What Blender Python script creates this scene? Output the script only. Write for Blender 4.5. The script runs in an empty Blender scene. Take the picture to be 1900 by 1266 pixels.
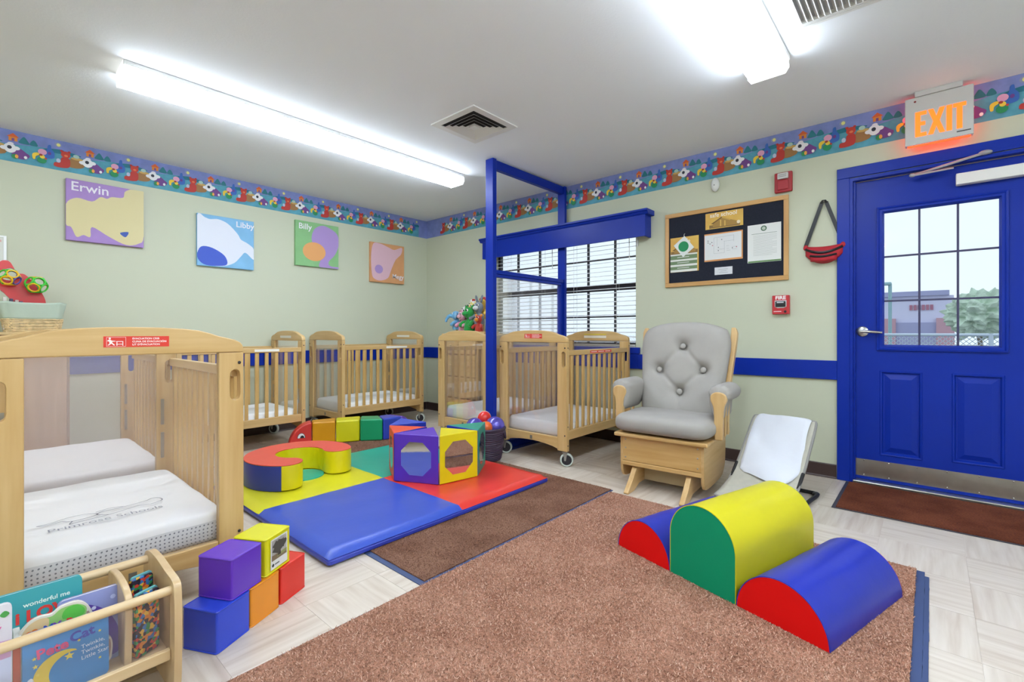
import bpy, bmesh, math, random
from mathutils import Vector, Matrix, Euler, noise as mnoise
random.seed(7)
PI = math.pi
sc = bpy.context.scene
COL = sc.collection
# ---------------------------------------------------------------- camera
cam_d = bpy.data.cameras.new('camera')
cam = bpy.data.objects.new('camera', cam_d)
COL.objects.link(cam)
cam.location = (0, 0, 1.0)
cam.rotation_euler = (PI/2, 0, math.radians(41.573) - PI/2)
cam_d.sensor_fit = 'HORIZONTAL'
cam_d.sensor_width = 36.0
cam_d.lens = 877.0/1900*36
cam_d.shift_y = -15.5/1900
cam_d.clip_start = 0.05
sc.camera = cam
# ---------------------------------------------------------------- world and exposure
LAMP = 18.0
SKY = 0.9
sc.view_settings.view_transform = 'Standard'
sc.view_settings.look = 'None'
sc.view_settings.gamma = 1
sc.view_settings.use_curve_mapping = False
sc.view_settings.exposure = 0.5
sc.cycles.use_denoising = True
sc.cycles.max_bounces = 9
sc.cycles.diffuse_bounces = 5
sc.cycles.transparent_max_bounces = 14
sc.cycles.use_adaptive_sampling = True
sc.cycles.adaptive_threshold = 0.035
sc.cycles.sample_clamp_indirect = 8
wd = bpy.data.worlds.new('sky_world'); sc.world = wd; wd.use_nodes = True
_bg = wd.node_tree.nodes['Background']
_bg.inputs[0].default_value = (0.86, 0.94, 1.0, 1); _bg.inputs[1].default_value = SKY

# ================================================================ helpers
def lin(h):
    h = h.lstrip('#')
    out = []
    for i in (0, 2, 4):
        v = int(h[i:i+2], 16)/255
        out.append(v/12.92 if v <= 0.04045 else ((v+0.055)/1.055)**2.4)
    return (*out, 1)
MATS = {}
def mat(name, hexc, rough=.5, metal=0, var=0, vscale=20, vstretch=None, bump=0, bscale=60, bdist=.002, coat=0, emit=None, estr=1, spec=.5, hex2=None, space='Object', sheen=0, detail=3):
    if name in MATS: return MATS[name]
    m = bpy.data.materials.new(name); m.use_nodes = True
    nt = m.node_tree; N = nt.nodes; LK = nt.links
    b = N['Principled BSDF']
    b.inputs['Base Color'].default_value = lin(hexc)
    b.inputs['Roughness'].default_value = rough
    b.inputs['Metallic'].default_value = metal
    b.inputs['Specular IOR Level'].default_value = spec
    if coat: b.inputs['Coat Weight'].default_value = coat; b.inputs['Coat Roughness'].default_value = .2
    if sheen: b.inputs['Sheen Weight'].default_value = sheen
    if emit: b.inputs['Emission Color'].default_value = lin(emit); b.inputs['Emission Strength'].default_value = estr
    if var or bump or hex2:
        tc = N.new('ShaderNodeTexCoord'); mp = N.new('ShaderNodeMapping')
        LK.new(tc.outputs[space], mp.inputs[0])
        if vstretch: mp.inputs['Scale'].default_value = vstretch
    if var or hex2:
        n = N.new('ShaderNodeTexNoise'); n.inputs['Scale'].default_value = vscale; n.inputs['Detail'].default_value = detail
        LK.new(mp.outputs[0], n.inputs['Vector'])
        r = N.new('ShaderNodeValToRGB')
        c = lin(hexc)
        if hex2:
            c0, c1 = c, lin(hex2)
        else:
            c0 = tuple(x*(1-var) for x in c[:3])+(1,); c1 = tuple(min(1, x*(1+var)) for x in c[:3])+(1,)
        r.color_ramp.elements[0].position = .3; r.color_ramp.elements[0].color = c0
        r.color_ramp.elements[1].position = .7; r.color_ramp.elements[1].color = c1
        LK.new(n.outputs['Fac'], r.inputs[0]); LK.new(r.outputs[0], b.inputs['Base Color'])
    if bump:
        n2 = N.new('ShaderNodeTexNoise'); n2.inputs['Scale'].default_value = bscale; n2.inputs['Detail'].default_value = 4
        LK.new(mp.outputs[0], n2.inputs['Vector'])
        bp = N.new('ShaderNodeBump'); bp.inputs['Strength'].default_value = bump; bp.inputs['Distance'].default_value = bdist
        LK.new(n2.outputs['Fac'], bp.inputs['Height']); LK.new(bp.outputs[0], b.inputs['Normal'])
    MATS[name] = m
    return m
def wood(name, a, b2, axis='x', rough=.38, scale=1.0, coat=.15):
    s = {'x': (2.2, 26, 26), 'y': (26, 2.2, 26), 'z': (26, 26, 2.2)}[axis]
    return mat(name, a, rough, hex2=b2, vscale=scale, vstretch=s, coat=coat, detail=4, bump=.05, bscale=2, bdist=.001)
def vinyl(name, h, rough=.36):
    return mat(name, h, rough, var=.05, vscale=4, bump=.35, bscale=9, bdist=.004, coat=.12)
def flat(h, rough=.6):
    return mat('print_'+h.lstrip('#'), h, rough)
def glassy(name, tint, amount, rough=.03, haze=0):
    """clear sheet: mostly see-through with a fresnel gloss"""
    if name in MATS: return MATS[name]
    m = bpy.data.materials.new(name); m.use_nodes = True
    nt = m.node_tree; N = nt.nodes; LK = nt.links
    N.remove(N['Principled BSDF']); out = N['Material Output']
    t = N.new('ShaderNodeBsdfTransparent'); t.inputs[0].default_value = lin(tint)
    g = N.new('ShaderNodeBsdfGlossy'); g.inputs['Roughness'].default_value = rough
    g.inputs[0].default_value = (1, 1, 1, 1)
    lw = N.new('ShaderNodeFresnel'); lw.inputs[0].default_value = 1.45
    mu = N.new('ShaderNodeMath'); mu.operation = 'MULTIPLY'; mu.inputs[1].default_value = amount
    mx = N.new('ShaderNodeMixShader')
    LK.new(lw.outputs[0], mu.inputs[0]); LK.new(mu.outputs[0], mx.inputs[0])
    if haze:
        df = N.new('ShaderNodeBsdfDiffuse'); df.inputs[0].default_value = lin('#e9e2e6'); m2 = N.new('ShaderNodeMixShader'); m2.inputs[0].default_value = haze
        LK.new(t.outputs[0], m2.inputs[1]); LK.new(df.outputs[0], m2.inputs[2]); t = m2
    LK.new(t.outputs[0], mx.inputs[1]); LK.new(g.outputs[0], mx.inputs[2]); LK.new(mx.outputs[0], out.inputs[0])
    MATS[name] = m
    return m

def link(o, parent=None):
    COL.objects.link(o)
    if parent is not None: o.parent = parent
    return o
def tag(o, label=None, cat=None, group=None, kind=None):
    if label: o['label'] = label
    if cat: o['category'] = cat
    if group: o['group'] = group
    if kind: o['kind'] = kind
    return o
def thing(name, label, cat, loc=(0, 0, 0), rz=0, group=None):
    o = bpy.data.objects.new(name, None); COL.objects.link(o)
    o.empty_display_size = .05
    o.location = loc; o.rotation_euler = (0, 0, rz)
    return tag(o, label, cat, group)
def fin(name, bm, m, parent=None, smooth=None, bevel=0, seg=2, loc=None, rot=None):
    """turn a bmesh into ONE mesh object"""
    bmesh.ops.recalc_face_normals(bm, faces=bm.faces)
    me = bpy.data.meshes.new(name); bm.to_mesh(me); bm.free()
    for mm in (m if isinstance(m, (list, tuple)) else [m]): me.materials.append(mm)
    if smooth is not None or bevel:
        me.polygons.foreach_set('use_smooth', [True]*len(me.polygons))
        me.set_sharp_from_angle(angle=math.radians(smooth if smooth else 35))
    o = bpy.data.objects.new(name, me)
    if bevel:
        md = o.modifiers.new('bevel', 'BEVEL'); md.width = bevel; md.segments = seg; md.limit_method = 'ANGLE'; md.angle_limit = math.radians(40)
        md.harden_normals = True
    if loc is not None: o.location = loc
    if rot is not None: o.rotation_euler = rot
    return link(o, parent)
def share(name, src, parent=None, loc=(0, 0, 0), rot=(0, 0, 0)):
    o = src.copy(); o.name = name; o.location = loc; o.rotation_euler = rot
    for k in list(o.keys()):
        if k in ('label', 'category', 'group', 'kind'): del o[k]
    COL.objects.link(o); o.parent = parent
    return o
def copy_tree(o, parent=None):
    c = o.copy(); COL.objects.link(c); c.parent = parent
    for ch in list(o.children): copy_tree(ch, c)
    return c
def box(bm, x0, x1, y0, y1, z0, z1, mi=0):
    v = [bm.verts.new(p) for p in ((x0, y0, z0), (x1, y0, z0), (x1, y1, z0), (x0, y1, z0), (x0, y0, z1), (x1, y0, z1), (x1, y1, z1), (x0, y1, z1))]
    for f in ((0, 3, 2, 1), (4, 5, 6, 7), (0, 1, 5, 4), (1, 2, 6, 5), (2, 3, 7, 6), (3, 0, 4, 7)):
        bm.faces.new([v[i] for i in f]).material_index = mi
    return v
def B(name, parent, m, x0, x1, y0, y1, z0, z1, bevel=0, seg=2):
    bm = bmesh.new(); box(bm, x0, x1, y0, y1, z0, z1)
    return fin(name, bm, m, parent, bevel=bevel, seg=seg)
def prism(bm, outline, w0, w1, fn, holes=(), mi=0, side_mi=None, back_mi=None):
    """2-D outline (with holes) pushed from w0 to w1; fn(u, v, w) -> xyz"""
    from mathutils.geometry import tessellate_polygon
    loops = [list(outline)] + [list(h) for h in holes]
    flatp = [p for l in loops for p in l]
    tris = tessellate_polygon([[Vector((p[0], p[1], 0)) for p in l] for l in loops])
    a = [bm.verts.new(fn(p[0], p[1], w0)) for p in flatp]
    b = [bm.verts.new(fn(p[0], p[1], w1)) for p in flatp]
    if not holes and len(outline) > 2:
        fs = [(a, mi), (b[::-1], mi if back_mi is None else back_mi)]
        for vs, k in fs: bm.faces.new(vs).material_index = k
    else:
        for t in tris:
            bm.faces.new([a[i] for i in t]).material_index = mi
            bm.faces.new([b[i] for i in reversed(t)]).material_index = mi if back_mi is None else back_mi
    k = 0
    for l in loops:
        n = len(l)
        for i in range(n):
            j = (i+1) % n
            try: bm.faces.new((a[k+i], a[k+j], b[k+j], b[k+i])).material_index = mi if side_mi is None else side_mi
            except ValueError: pass
        k += n
XYZ = lambda u, v, w: (u, v, w)
XZ = lambda u, v, w: (u, w, v)      # outline in x-z, pushed along y
YZ = lambda u, v, w: (w, u, v)      # outline in y-z, pushed along x
def tube(bm, pts, r, seg=8, closed=False, cap=True, mi=0):
    pts = [Vector(p) for p in pts]; n = len(pts); rings = []
    prev = None
    for i, p in enumerate(pts):
        if closed: d = pts[(i+1) % n]-pts[i-1]
        else: d = pts[min(i+1, n-1)]-pts[max(i-1, 0)]
        d = d.normalized() if d.length > 1e-9 else Vector((0, 0, 1))
        if prev is None:
            up = Vector((0, 0, 1)) if abs(d.z) < .9 else Vector((1, 0, 0))
            a = d.cross(up).normalized()
        else:
            a = (prev - d*prev.dot(d)).normalized()
        prev = a; b = d.cross(a)
        rr = r[i] if isinstance(r, (list, tuple)) else r
        rings.append([bm.verts.new(p+(a*math.cos(t)+b*math.sin(t))*rr) for t in [2*PI*k/seg for k in range(seg)]])
    m = n if closed else n-1
    for i in range(m):
        A, Bq = rings[i], rings[(i+1) % n]
        for k in range(seg):
            f = bm.faces.new((A[k], A[(k+1) % seg], Bq[(k+1) % seg], Bq[k])); f.material_index = mi; f.smooth = True
    if cap and not closed:
        bm.faces.new(rings[0][::-1]).material_index = mi; bm.faces.new(rings[-1]).material_index = mi
def T(name, parent, m, pts, r, seg=8, closed=False):
    bm = bmesh.new(); tube(bm, pts, r, seg, closed)
    return fin(name, bm, m, parent, smooth=50)
def lathe(bm, prof, seg=24, mi=0, center=(0, 0, 0)):
    cx, cy, cz = center; rings = []
    for r, z in prof:
        rings.append([bm.verts.new((cx+r*math.cos(2*PI*k/seg), cy+r*math.sin(2*PI*k/seg), cz+z)) for k in range(seg)] if r > 1e-6 else [bm.verts.new((cx, cy, cz+z))])
    for A, Bq in zip(rings, rings[1:]):
        for k in range(seg):
            j = (k+1) % seg
            if len(A) == 1 and len(Bq) == 1: continue
            if len(A) == 1: f = bm.faces.new((A[0], Bq[k], Bq[j]))
            elif len(Bq) == 1: f = bm.faces.new((A[k], A[j], Bq[0]))
            else: f = bm.faces.new((A[k], A[j], Bq[j], Bq[k]))
            f.material_index = mi
def ellip(bm, c, r, rot=(0, 0, 0), u=16, v=10, mi=0):
    R = Euler(rot).to_matrix(); c = Vector(c)
    def P(i, j):
        th = PI*j/v; ph = 2*PI*i/u
        return c + R @ Vector((r[0]*math.sin(th)*math.cos(ph), r[1]*math.sin(th)*math.sin(ph), r[2]*math.cos(th)))
    top = bm.verts.new(P(0, 0)); bot = bm.verts.new(P(0, v))
    rings = [[bm.verts.new(P(i, j)) for i in range(u)] for j in range(1, v)]
    for i in range(u):
        bm.faces.new((top, rings[0][i], rings[0][(i+1) % u])).material_index = mi
        bm.faces.new((bot, rings[-1][(i+1) % u], rings[-1][i])).material_index = mi
    for a, b in zip(rings, rings[1:]):
        for i in range(u):
            bm.faces.new((a[i], b[i], b[(i+1) % u], a[(i+1) % u])).material_index = mi
def E(name, parent, m, c, r, rot=(0, 0, 0), u=16, v=10):
    bm = bmesh.new(); ellip(bm, c, r, rot, u, v)
    return fin(name, bm, m, parent, smooth=80)
def sheet(bm, fn, nu, nv, mi=0, closed_u=False):
    g = [[bm.verts.new(fn(i/nu, j/nv)) for i in range(nu if closed_u else nu+1)] for j in range(nv+1)]
    for j in range(nv):
        for i in range(nu):
            i2 = (i+1) % nu if closed_u else i+1
            bm.faces.new((g[j][i], g[j][i2], g[j+1][i2], g[j+1][i])).material_index = mi
    return g
def solid_sheet(bm, fa, fb, nu, nv, mi=0):
    """two grids with a common rim, joined into a closed body"""
    A = sheet(bm, fa, nu, nv, mi); Bq = sheet(bm, fb, nu, nv, mi)
    def strip(p, q):
        for i in range(len(p)-1):
            try: bm.faces.new((p[i], p[i+1], q[i+1], q[i])).material_index = mi
            except ValueError: pass
    strip(A[0], Bq[0]); strip(A[-1], Bq[-1]); strip([r[0] for r in A], [r[0] for r in Bq]); strip([r[-1] for r in A], [r[-1] for r in Bq])
    bmesh.ops.remove_doubles(bm, verts=bm.verts, dist=1e-5)
def rrect(x0, x1, y0, y1, r, n=5):
    pts = []
    for cx, cy, a0 in ((x1-r, y1-r, 0), (x0+r, y1-r, 90), (x0+r, y0+r, 180), (x1-r, y0+r, 270)):
        for k in range(n+1):
            a = math.radians(a0+90*k/n); pts.append((cx+r*math.cos(a), cy+r*math.sin(a)))
    return pts
def circ(cx, cy, rx, ry=None, n=20, a0=0, a1=360):
    ry = rx if ry is None else ry
    m = n if abs(a1-a0-360) > 1e-6 else n-1
    return [(cx+rx*math.cos(math.radians(a0+(a1-a0)*k/n)), cy+ry*math.sin(math.radians(a0+(a1-a0)*k/n))) for k in range(m+1)]
def smoothpoly(pts, n=4, closed=True):
    """Catmull-Rom through the points"""
    out = []; L = len(pts)
    rng = range(L) if closed else range(L-1)
    for i in rng:
        if closed: p = [pts[(i+k) % L] for k in (-1, 0, 1, 2)]
        else: p = [pts[max(0, min(L-1, i+k))] for k in (-1, 0, 1, 2)]
        for k in range(n):
            t = k/n
            out.append(tuple(.5*((2*p[1][d])+(-p[0][d]+p[2][d])*t+(2*p[0][d]-5*p[1][d]+4*p[2][d]-p[3][d])*t*t+(-p[0][d]+3*p[1][d]-3*p[2][d]+p[3][d])*t**3) for d in range(len(pts[0]))))
    if not closed: out.append(tuple(pts[-1]))
    return out
class Plane:
    """a printed face: o origin, u right, v up, n outwards"""
    def __init__(s, o, u, v):
        s.o = Vector(o); s.u = Vector(u).normalized(); s.v = Vector(v).normalized(); s.n = s.u.cross(s.v)
    def at(s, a, b, h=0): return s.o+s.u*a+s.v*b+s.n*h
LIFT = .0004
def poly_print(name, parent, pl, polys, start=1):
    """flat print: list of (points, colour); each colour layer a hair above the one below"""
    bm = bmesh.new(); mats = []
    for i, (pts, h) in enumerate(polys):
        m = flat(h) if isinstance(h, str) else h
        if m not in mats: mats.append(m)
        try:
            f = bm.faces.new([bm.verts.new(pl.at(a, b, LIFT*(start+i*.6))) for a, b in pts])
            f.material_index = mats.index(m)
        except ValueError: pass
    me = bpy.data.meshes.new(name); bm.normal_update(); bm.to_mesh(me); bm.free()
    for m in mats: me.materials.append(m)
    return link(bpy.data.objects.new(name, me), parent)
def line_poly(pts, w):
    pts = [Vector((p[0], p[1])) for p in pts]; L = []; R = []
    for i, p in enumerate(pts):
        d = (pts[min(i+1, len(pts)-1)]-pts[max(i-1, 0)]); d = d.normalized() if d.length else Vector((1, 0))
        n = Vector((-d.y, d.x))*w/2
        L.append(p+n); R.append(p-n)
    return [(q.x, q.y) for q in L]+[(q.x, q.y) for q in reversed(R)]
def strokes(name, parent, pl, lines, w, h, lift=2):
    bm = bmesh.new()
    for pts in lines:
        q = line_poly(pts, w); n = len(pts)
        vs = [bm.verts.new(pl.at(a, b, LIFT*lift)) for a, b in q]
        for i in range(n-1): bm.faces.new((vs[i], vs[i+1], vs[2*n-2-i], vs[2*n-1-i]))
    me = bpy.data.meshes.new(name); bm.to_mesh(me); bm.free(); me.materials.append(flat(h))
    return link(bpy.data.objects.new(name, me), parent)
def text(name, parent, pl, s, a, b, size, h, align='LEFT', lift=2.0, bold=0, rot=0, shear=0, xs=1, depth=0):
    cu = bpy.data.curves.new('t', 'FONT'); cu.body = s; cu.size = size; cu.align_x = align; cu.offset = bold; cu.shear = shear
    cu.resolution_u = 3; cu.extrude = depth
    o = bpy.data.objects.new('t', cu); COL.objects.link(o)
    me = bpy.data.meshes.new_from_object(o.evaluated_get(bpy.context.evaluated_depsgraph_get()))
    bpy.data.objects.remove(o); bpy.data.curves.remove(cu)
    cr, sr = math.cos(rot), math.sin(rot)
    for v in me.vertices:
        x, y = v.co.x*xs, v.co.y
        v.co = pl.at(a+x*cr-y*sr, b+x*sr+y*cr, LIFT*lift+v.co.z)
    me.materials.clear(); me.materials.append(flat(h) if isinstance(h, str) else h)
    for p in me.polygons: p.material_index = 0
    me.name = name
    return link(bpy.data.objects.new(name, me), parent)

# ================================================================ materials
m_wall = mat('wall_paint', '#c5c8b1', .75, bump=.06, bscale=260, bdist=.001)
m_ceil = mat('ceiling_paint', '#ebeff3', .85, bump=.25, bscale=90, bdist=.003)
m_blue = mat('blue_gloss_paint', '#0b2c9a', .36, var=.04, vscale=3, spec=.22)
m_base = mat('brown_rubber', '#43322f', .45)
m_white = mat('white_paint', '#e2e2df', .45)
m_whitepl = mat('white_plastic', '#dededb', .4)
m_metal = mat('brushed_metal', '#b9b9b6', .32, metal=1, var=.08, vscale=12)
m_chrome = mat('chrome', '#d0d0d0', .15, metal=1)
m_dark = mat('dark_metal', '#26242a', .4)
m_black = mat('black_plastic', '#17171a', .45)
m_bronze = mat('bronze_sash', '#2c2630', .45)
m_glass = glassy('window_glass', '#f4f8fb', .6)
m_acryl = glassy('acrylic', '#fefdfd', .45, .03, .045)
m_maple_x = wood('maple_x', '#c19b60', '#d2b07a', 'x')
m_maple_y = wood('maple_y', '#c19b60', '#d2b07a', 'y')
m_maple_z = wood('maple_z', '#c19b60', '#d2b07a', 'z')
m_slat = wood('maple_slat', '#bf9758', '#d1ad70', 'z')
m_glid = wood('glider_wood_y', '#c49a5c', '#d6b077', 'y')
m_glidz = wood('glider_wood_z', '#c39c64', '#d3b07c', 'z')
m_glidx = wood('glider_wood_x', '#bf965a', '#d3b07c', 'x')
m_sheet = mat('white_sheet', '#f6f7f7', .8, var=.02, vscale=8, bump=.5, bscale=7, bdist=.008)

# ================================================================ structure
XR, YL, ZC = 3.894, 4.95, 2.46
XN, YB = -2.6, -2.9
def m_tile():
    m = bpy.data.materials.new('vinyl_tile'); m.use_nodes = True
    nt = m.node_tree; N = nt.nodes; LK = nt.links; b = N['Principled BSDF']
    tc = N.new('ShaderNodeTexCoord'); oi = N.new('ShaderNodeObjectInfo')
    ad = N.new('ShaderNodeVectorMath'); ad.operation = 'ADD'
    sc_ = N.new('ShaderNodeVectorMath'); sc_.operation = 'SCALE'; sc_.inputs['Scale'].default_value = 7.3
    cb = N.new('ShaderNodeCombineXYZ')
    for k in range(3): LK.new(oi.outputs['Random'], cb.inputs[k])
    LK.new(cb.outputs[0], sc_.inputs[0]); LK.new(tc.outputs['Object'], ad.inputs[0]); LK.new(sc_.outputs[0], ad.inputs[1])
    mp = N.new('ShaderNodeMapping'); mp.inputs['Scale'].default_value = (1.6, 22, 1); LK.new(ad.outputs[0], mp.inputs[0])
    n = N.new('ShaderNodeTexNoise'); n.inputs['Scale'].default_value = 1.6; n.inputs['Detail'].default_value = 5; n.inputs['Distortion'].default_value = .3
    LK.new(mp.outputs[0], n.inputs['Vector'])
    r = N.new('ShaderNodeValToRGB')
    r.color_ramp.elements[0].position = .28; r.color_ramp.elements[0].color = lin('#bfae9d')
    r.color_ramp.elements[1].position = .75; r.color_ramp.elements[1].color = lin('#dbd0c3')
    e = r.color_ramp.elements.new(.5); e.color = lin('#cfc2b3')
    LK.new(n.outputs['Fac'], r.inputs[0]); LK.new(r.outputs[0], b.inputs['Base Color'])
    b.inputs['Roughness'].default_value = .33; b.inputs['Coat Weight'].default_value = .1
    return m
mt = m_tile()
def struct(o): o['kind'] = 'structure'; return o
floor = struct(B('floor', None, mt, XN, XR+.16, YB, YL+.15, -.12, -.0012))
g = .3048; x0, y0 = 2.01, -.115
bm = bmesh.new(); box(bm, -g/2+.0006, g/2-.0006, -g/2+.0006, g/2-.0006, -.003, 0)
tile0 = None
for i in range(-7, 6):
    for j in range(-2, 17):
        cx, cy = x0+(i+.5)*g, y0+(j+.5)*g
        if cx+g/2 > XR or cy+g/2 > YL or cx < 0: continue
        rot = (0, 0, (PI/2 if (i+j) % 2 else 0))
        if tile0 is None:
            tile0 = fin('tile', bm, mt, floor, loc=(cx, cy, 0), rot=rot)
        else: share('tile', tile0, floor, (cx, cy, 0), rot)
struct(B('ceiling', None, m_ceil, XN, XR+.15, YB, YL+.15, ZC, ZC+.12))
struct(B('wall_left', None, m_wall, XN, XR+.15, YL, YL+.15, 0, ZC))
struct(B('wall_back', None, m_wall, XN, XR+.15, YB-.15, YB, 0, ZC))
struct(B('wall_front', None, m_wall, XN-.15, XN, YB, YL, 0, ZC))
WY0, WY1, WZ0, WZ1 = 1.975, 3.73, .865, 1.985
DY0, DY1, DZ = -.525, .415, 2.035
bm = bmesh.new()
prism(bm, [(YB, 0), (DY0, 0), (DY0, DZ), (DY1, DZ), (DY1, 0), (YL, 0), (YL, ZC), (YB, ZC)], XR, XR+.15, YZ,
      holes=[[(WY0, WZ0), (WY1, WZ0), (WY1, WZ1), (WY0, WZ1)]])
struct(fin('wall_right', bm, m_wall))
# baseboards (cove) and chair rails
def base_prof(): return [(0, 0), (.012, 0), (.012, .004), (.006, .012), (.006, .09), (.003, .096), (0, .096)]
bm = bmesh.new(); prism(bm, base_prof(), XN, XR-.012, lambda u, v, w: (w, YL-u, v)); struct(fin('baseboard_left', bm, m_base))
bm = bmesh.new(); prism(bm, base_prof(), DY1+.07, YL, lambda u, v, w: (XR-u, w, v)); struct(fin('baseboard_right', bm, m_base))
bm = bmesh.new(); prism(bm, base_prof(), YB, DY0-.07, lambda u, v, w: (XR-u, w, v)); struct(fin('baseboard_back', bm, m_base))
struct(B('trim_1', None, m_blue, XN, XR-.02, YL-.02, YL, .678, .812, .003))
struct(B('trim_2', None, m_blue, XR-.02, XR, 1.945, YL, .678, .812, .003))
struct(B('trim_3', None, m_blue, XR-.02, XR, DY1+.066, 1.945, .678, .808, .003))
struct(B('trim_7', None, m_blue, XR-.02, XR, YB, DY0-.066, .678, .808, .003))
struct(B('trim_4', None, m_blue, XR-.028, XR, 1.93, 3.71, .8125, .868, .004))
# printed wallpaper border
m_sky = mat('border_sky', '#7c88c2', .7, var=.12, vscale=14)
m_grd = mat('border_field', '#549bb0', .7, var=.14, vscale=18)
b_left = struct(B('trim_5', None, m_sky, XN, XR-.0012, YL-.0012, YL, 2.232, ZC-.002))
b_right = struct(B('trim_6', None, m_sky, XR-.0012, XR, YB, YL, 2.232, ZC-.002))
def motif_polys():
    P_ = []
    gl = [(0, 0), (.42, 0), (.42, .135)]+[(.42-.42*k/8, .135+.012*math.sin(k*.8)) for k in range(1, 8)]+[(0, .135)]
    P_.append((gl, m_grd))
    P_.append((smoothpoly([(.30, .135), (.34, .15), (.40, .158), (.42, .15), (.42, .128), (.33, .125)]), '#1f7488'))
    P_.append((smoothpoly([(0, .128), (0, .15), (.05, .148), (.10, .135), (.05, .125)]), '#1f7488'))
    for cx, r in ((.205, .026), (.255, .02)):
        P_.append((smoothpoly([(cx-r, .145), (cx-r*.7, .17), (cx, .15+r*1.7), (cx+r*.7, .17), (cx+r, .145)]), '#2a7a86'))
    P_.append(([(.128, .15), (.172, .15), (.172, .182), (.128, .182)], '#e08a35'))
    P_.append(([(.118, .178), (.182, .178), (.15, .206)], '#d9622e'))
    P_.append(([(.143, .15), (.157, .15), (.157, .17), (.143, .17)], '#7a4a86'))
    P_.append((circ(.385, .19, .02, .018, 14), '#8f97b4'))
    P_.append((circ(.387, .19, .011, .012, 12), '#e9e58a'))
    # blue toy
    P_.append((smoothpoly([(.315, .075), (.31, .12), (.325, .14), (.33, .17), (.345, .175), (.35, .145), (.365, .12), (.36, .08)]), '#3566b8'))
    P_.append((circ(.338, .112, .01, .012, 10), '#6a3a8a'))
    # tree stump and red bear
    P_.append((smoothpoly([(.03, .04), (.035, .1), (.06, .115), (.115, .11), (.11, .05)]), '#9c7040'))
    P_.append((circ(.075, .11, .035, .01, 14), '#c8a25a'))
    P_.append((circ(.07, .128, .018, .014, 12), '#a9c9c0'))
    P_.append((smoothpoly([(-.055, .03), (-.05, .055), (-.02, .06), (-.012, .1), (.03, .1), (.035, .05), (.02, .028), (-.03, .022)]), '#b8332c'))
    P_.append((circ(.01, .125, .027, .026, 16), '#c23b2e'))
    P_.append((circ(-.012, .149, .009, n=10), '#b8332c')); P_.append((circ(.03, .149, .009, n=10), '#b8332c'))
    P_.append((circ(.012, .118, .011, .008, 10), '#e07a4a'))
    P_.append((circ(-.03, .072, .012, .016, 12), '#b9c3d8'))
    # white dog in purple
    P_.append((smoothpoly([(.15, .035), (.15, .085), (.18, .105), (.215, .08), (.235, .06), (.21, .03)]), '#6f3f86'))
    P_.append((circ(.135, .095, .032, .034, 16), '#e9e8ea'))
    P_.append((circ(.105, .09, .02, .014, 12), '#e9e8ea')); P_.append((circ(.165, .1, .02, .014, 12), '#e9e8ea'))
    P_.append((circ(.138, .128, .016, .01, 10), '#e4dfe4'))
    P_.append((circ(.132, .1, .012, .013, 12), '#2c2f3c'))
    P_.append((circ(.213, .045, .009, .011, 10), '#eceae8'))
    P_.append((circ(.16, .04, .018, n=12), '#2f8a4e')); P_.append((circ(.168, .042, .009, .014, 10), '#e8a04a'))
    # yellow crescent, pink cap, green bowl
    P_.append((smoothpoly([(.25, .05), (.248, .085), (.272, .1), (.3, .09), (.28, .082), (.265, .07), (.262, .05)]), '#e8c53a'))
    P_.append((circ(.30, .112, .024, .022, 14), '#dfa0bf'))
    P_.append((circ(.297, .05, .026, .024, 14), '#1f8a55'))
    P_.append((circ(.3, .076, .014, .014, 12), '#e9c83f')); P_.append((circ(.292, .088, .01, .008, 10), '#9c3a2c'))
    P_.append((circ(.318, .066, .007, n=8), '#c03a35'))
    return P_
PW_L = lambda x, z: Plane((x, YL-.0012, z), (1, 0, 0), (0, 0, 1))
PW_R = lambda y, z: Plane((XR-.0012, y, z), (0, -1, 0), (0, 0, 1))
mo = poly_print('printed_toys', b_left, Plane((0, 0, 0), (1, 0, 0), (0, 0, 1)), motif_polys())
first = True
for k in range(-6, 9):
    xx = .012+.4165*k
    if xx+.42 > XR+.06 or xx < XN: continue
    if first: mo.location = (xx, YL-.0012, 2.232); first = False
    else: share('printed_toys', mo, b_left, (xx, YL-.0012, 2.232))
for k in range(-9, 9):
    yy = 1.254+.42*k
    if yy > YL-.03 or yy-.42 < YB: continue
    share('printed_toys', mo, b_right, (XR-.0012, yy, 2.232), (0, 0, -PI/2))

# ---------------------------------------------------------------- window unit (bronze sashes), glass, blinds
win = tag(bpy.data.objects.new('window_1', None), kind='structure'); COL.objects.link(win)
wx = XR+.075
def sash(y0, y1, mun):
    fr = bmesh.new(); zt, zb, zm = WZ1, WZ0, 1.427
    prism(fr, [(y0, zb), (y1, zb), (y1, zt), (y0, zt)], wx, wx+.04, YZ, holes=[[(y0+.035, zb+.04), (y1-.035, zb+.04), (y1-.035, zm-.028), (y0+.035, zm-.028)], [(y0+.035, zm+.028), (y1-.035, zm+.028), (y1-.035, zt-.035), (y0+.035, zt-.035)]])
    fin('window_frame', fr, m_bronze, win)
    for (a, b) in ((zb+.04, zm-.028), (zm+.028, zt-.035)):
        B('pane', win, m_glass, wx+.018, wx+.022, y0+.035, y1-.035, a, b)
        h = (a+b)/2
        B('muntin', win, m_bronze, wx+.008, wx+.032, y0+.035, y1-.035, h-.0065, h+.0065)
        for yy in mun:
            B('muntin', win, m_bronze, wx+.006, wx+.034, yy-.0065, yy+.0065, a, b)
sash(WY0, 2.845, (2.232, 2.529)); sash(2.845, WY1, (3.136, 3.441))
B('window_sill', win, m_white, XR-.005, wx, WY0, WY1, WZ0-.0015, WZ0+.008)
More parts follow.
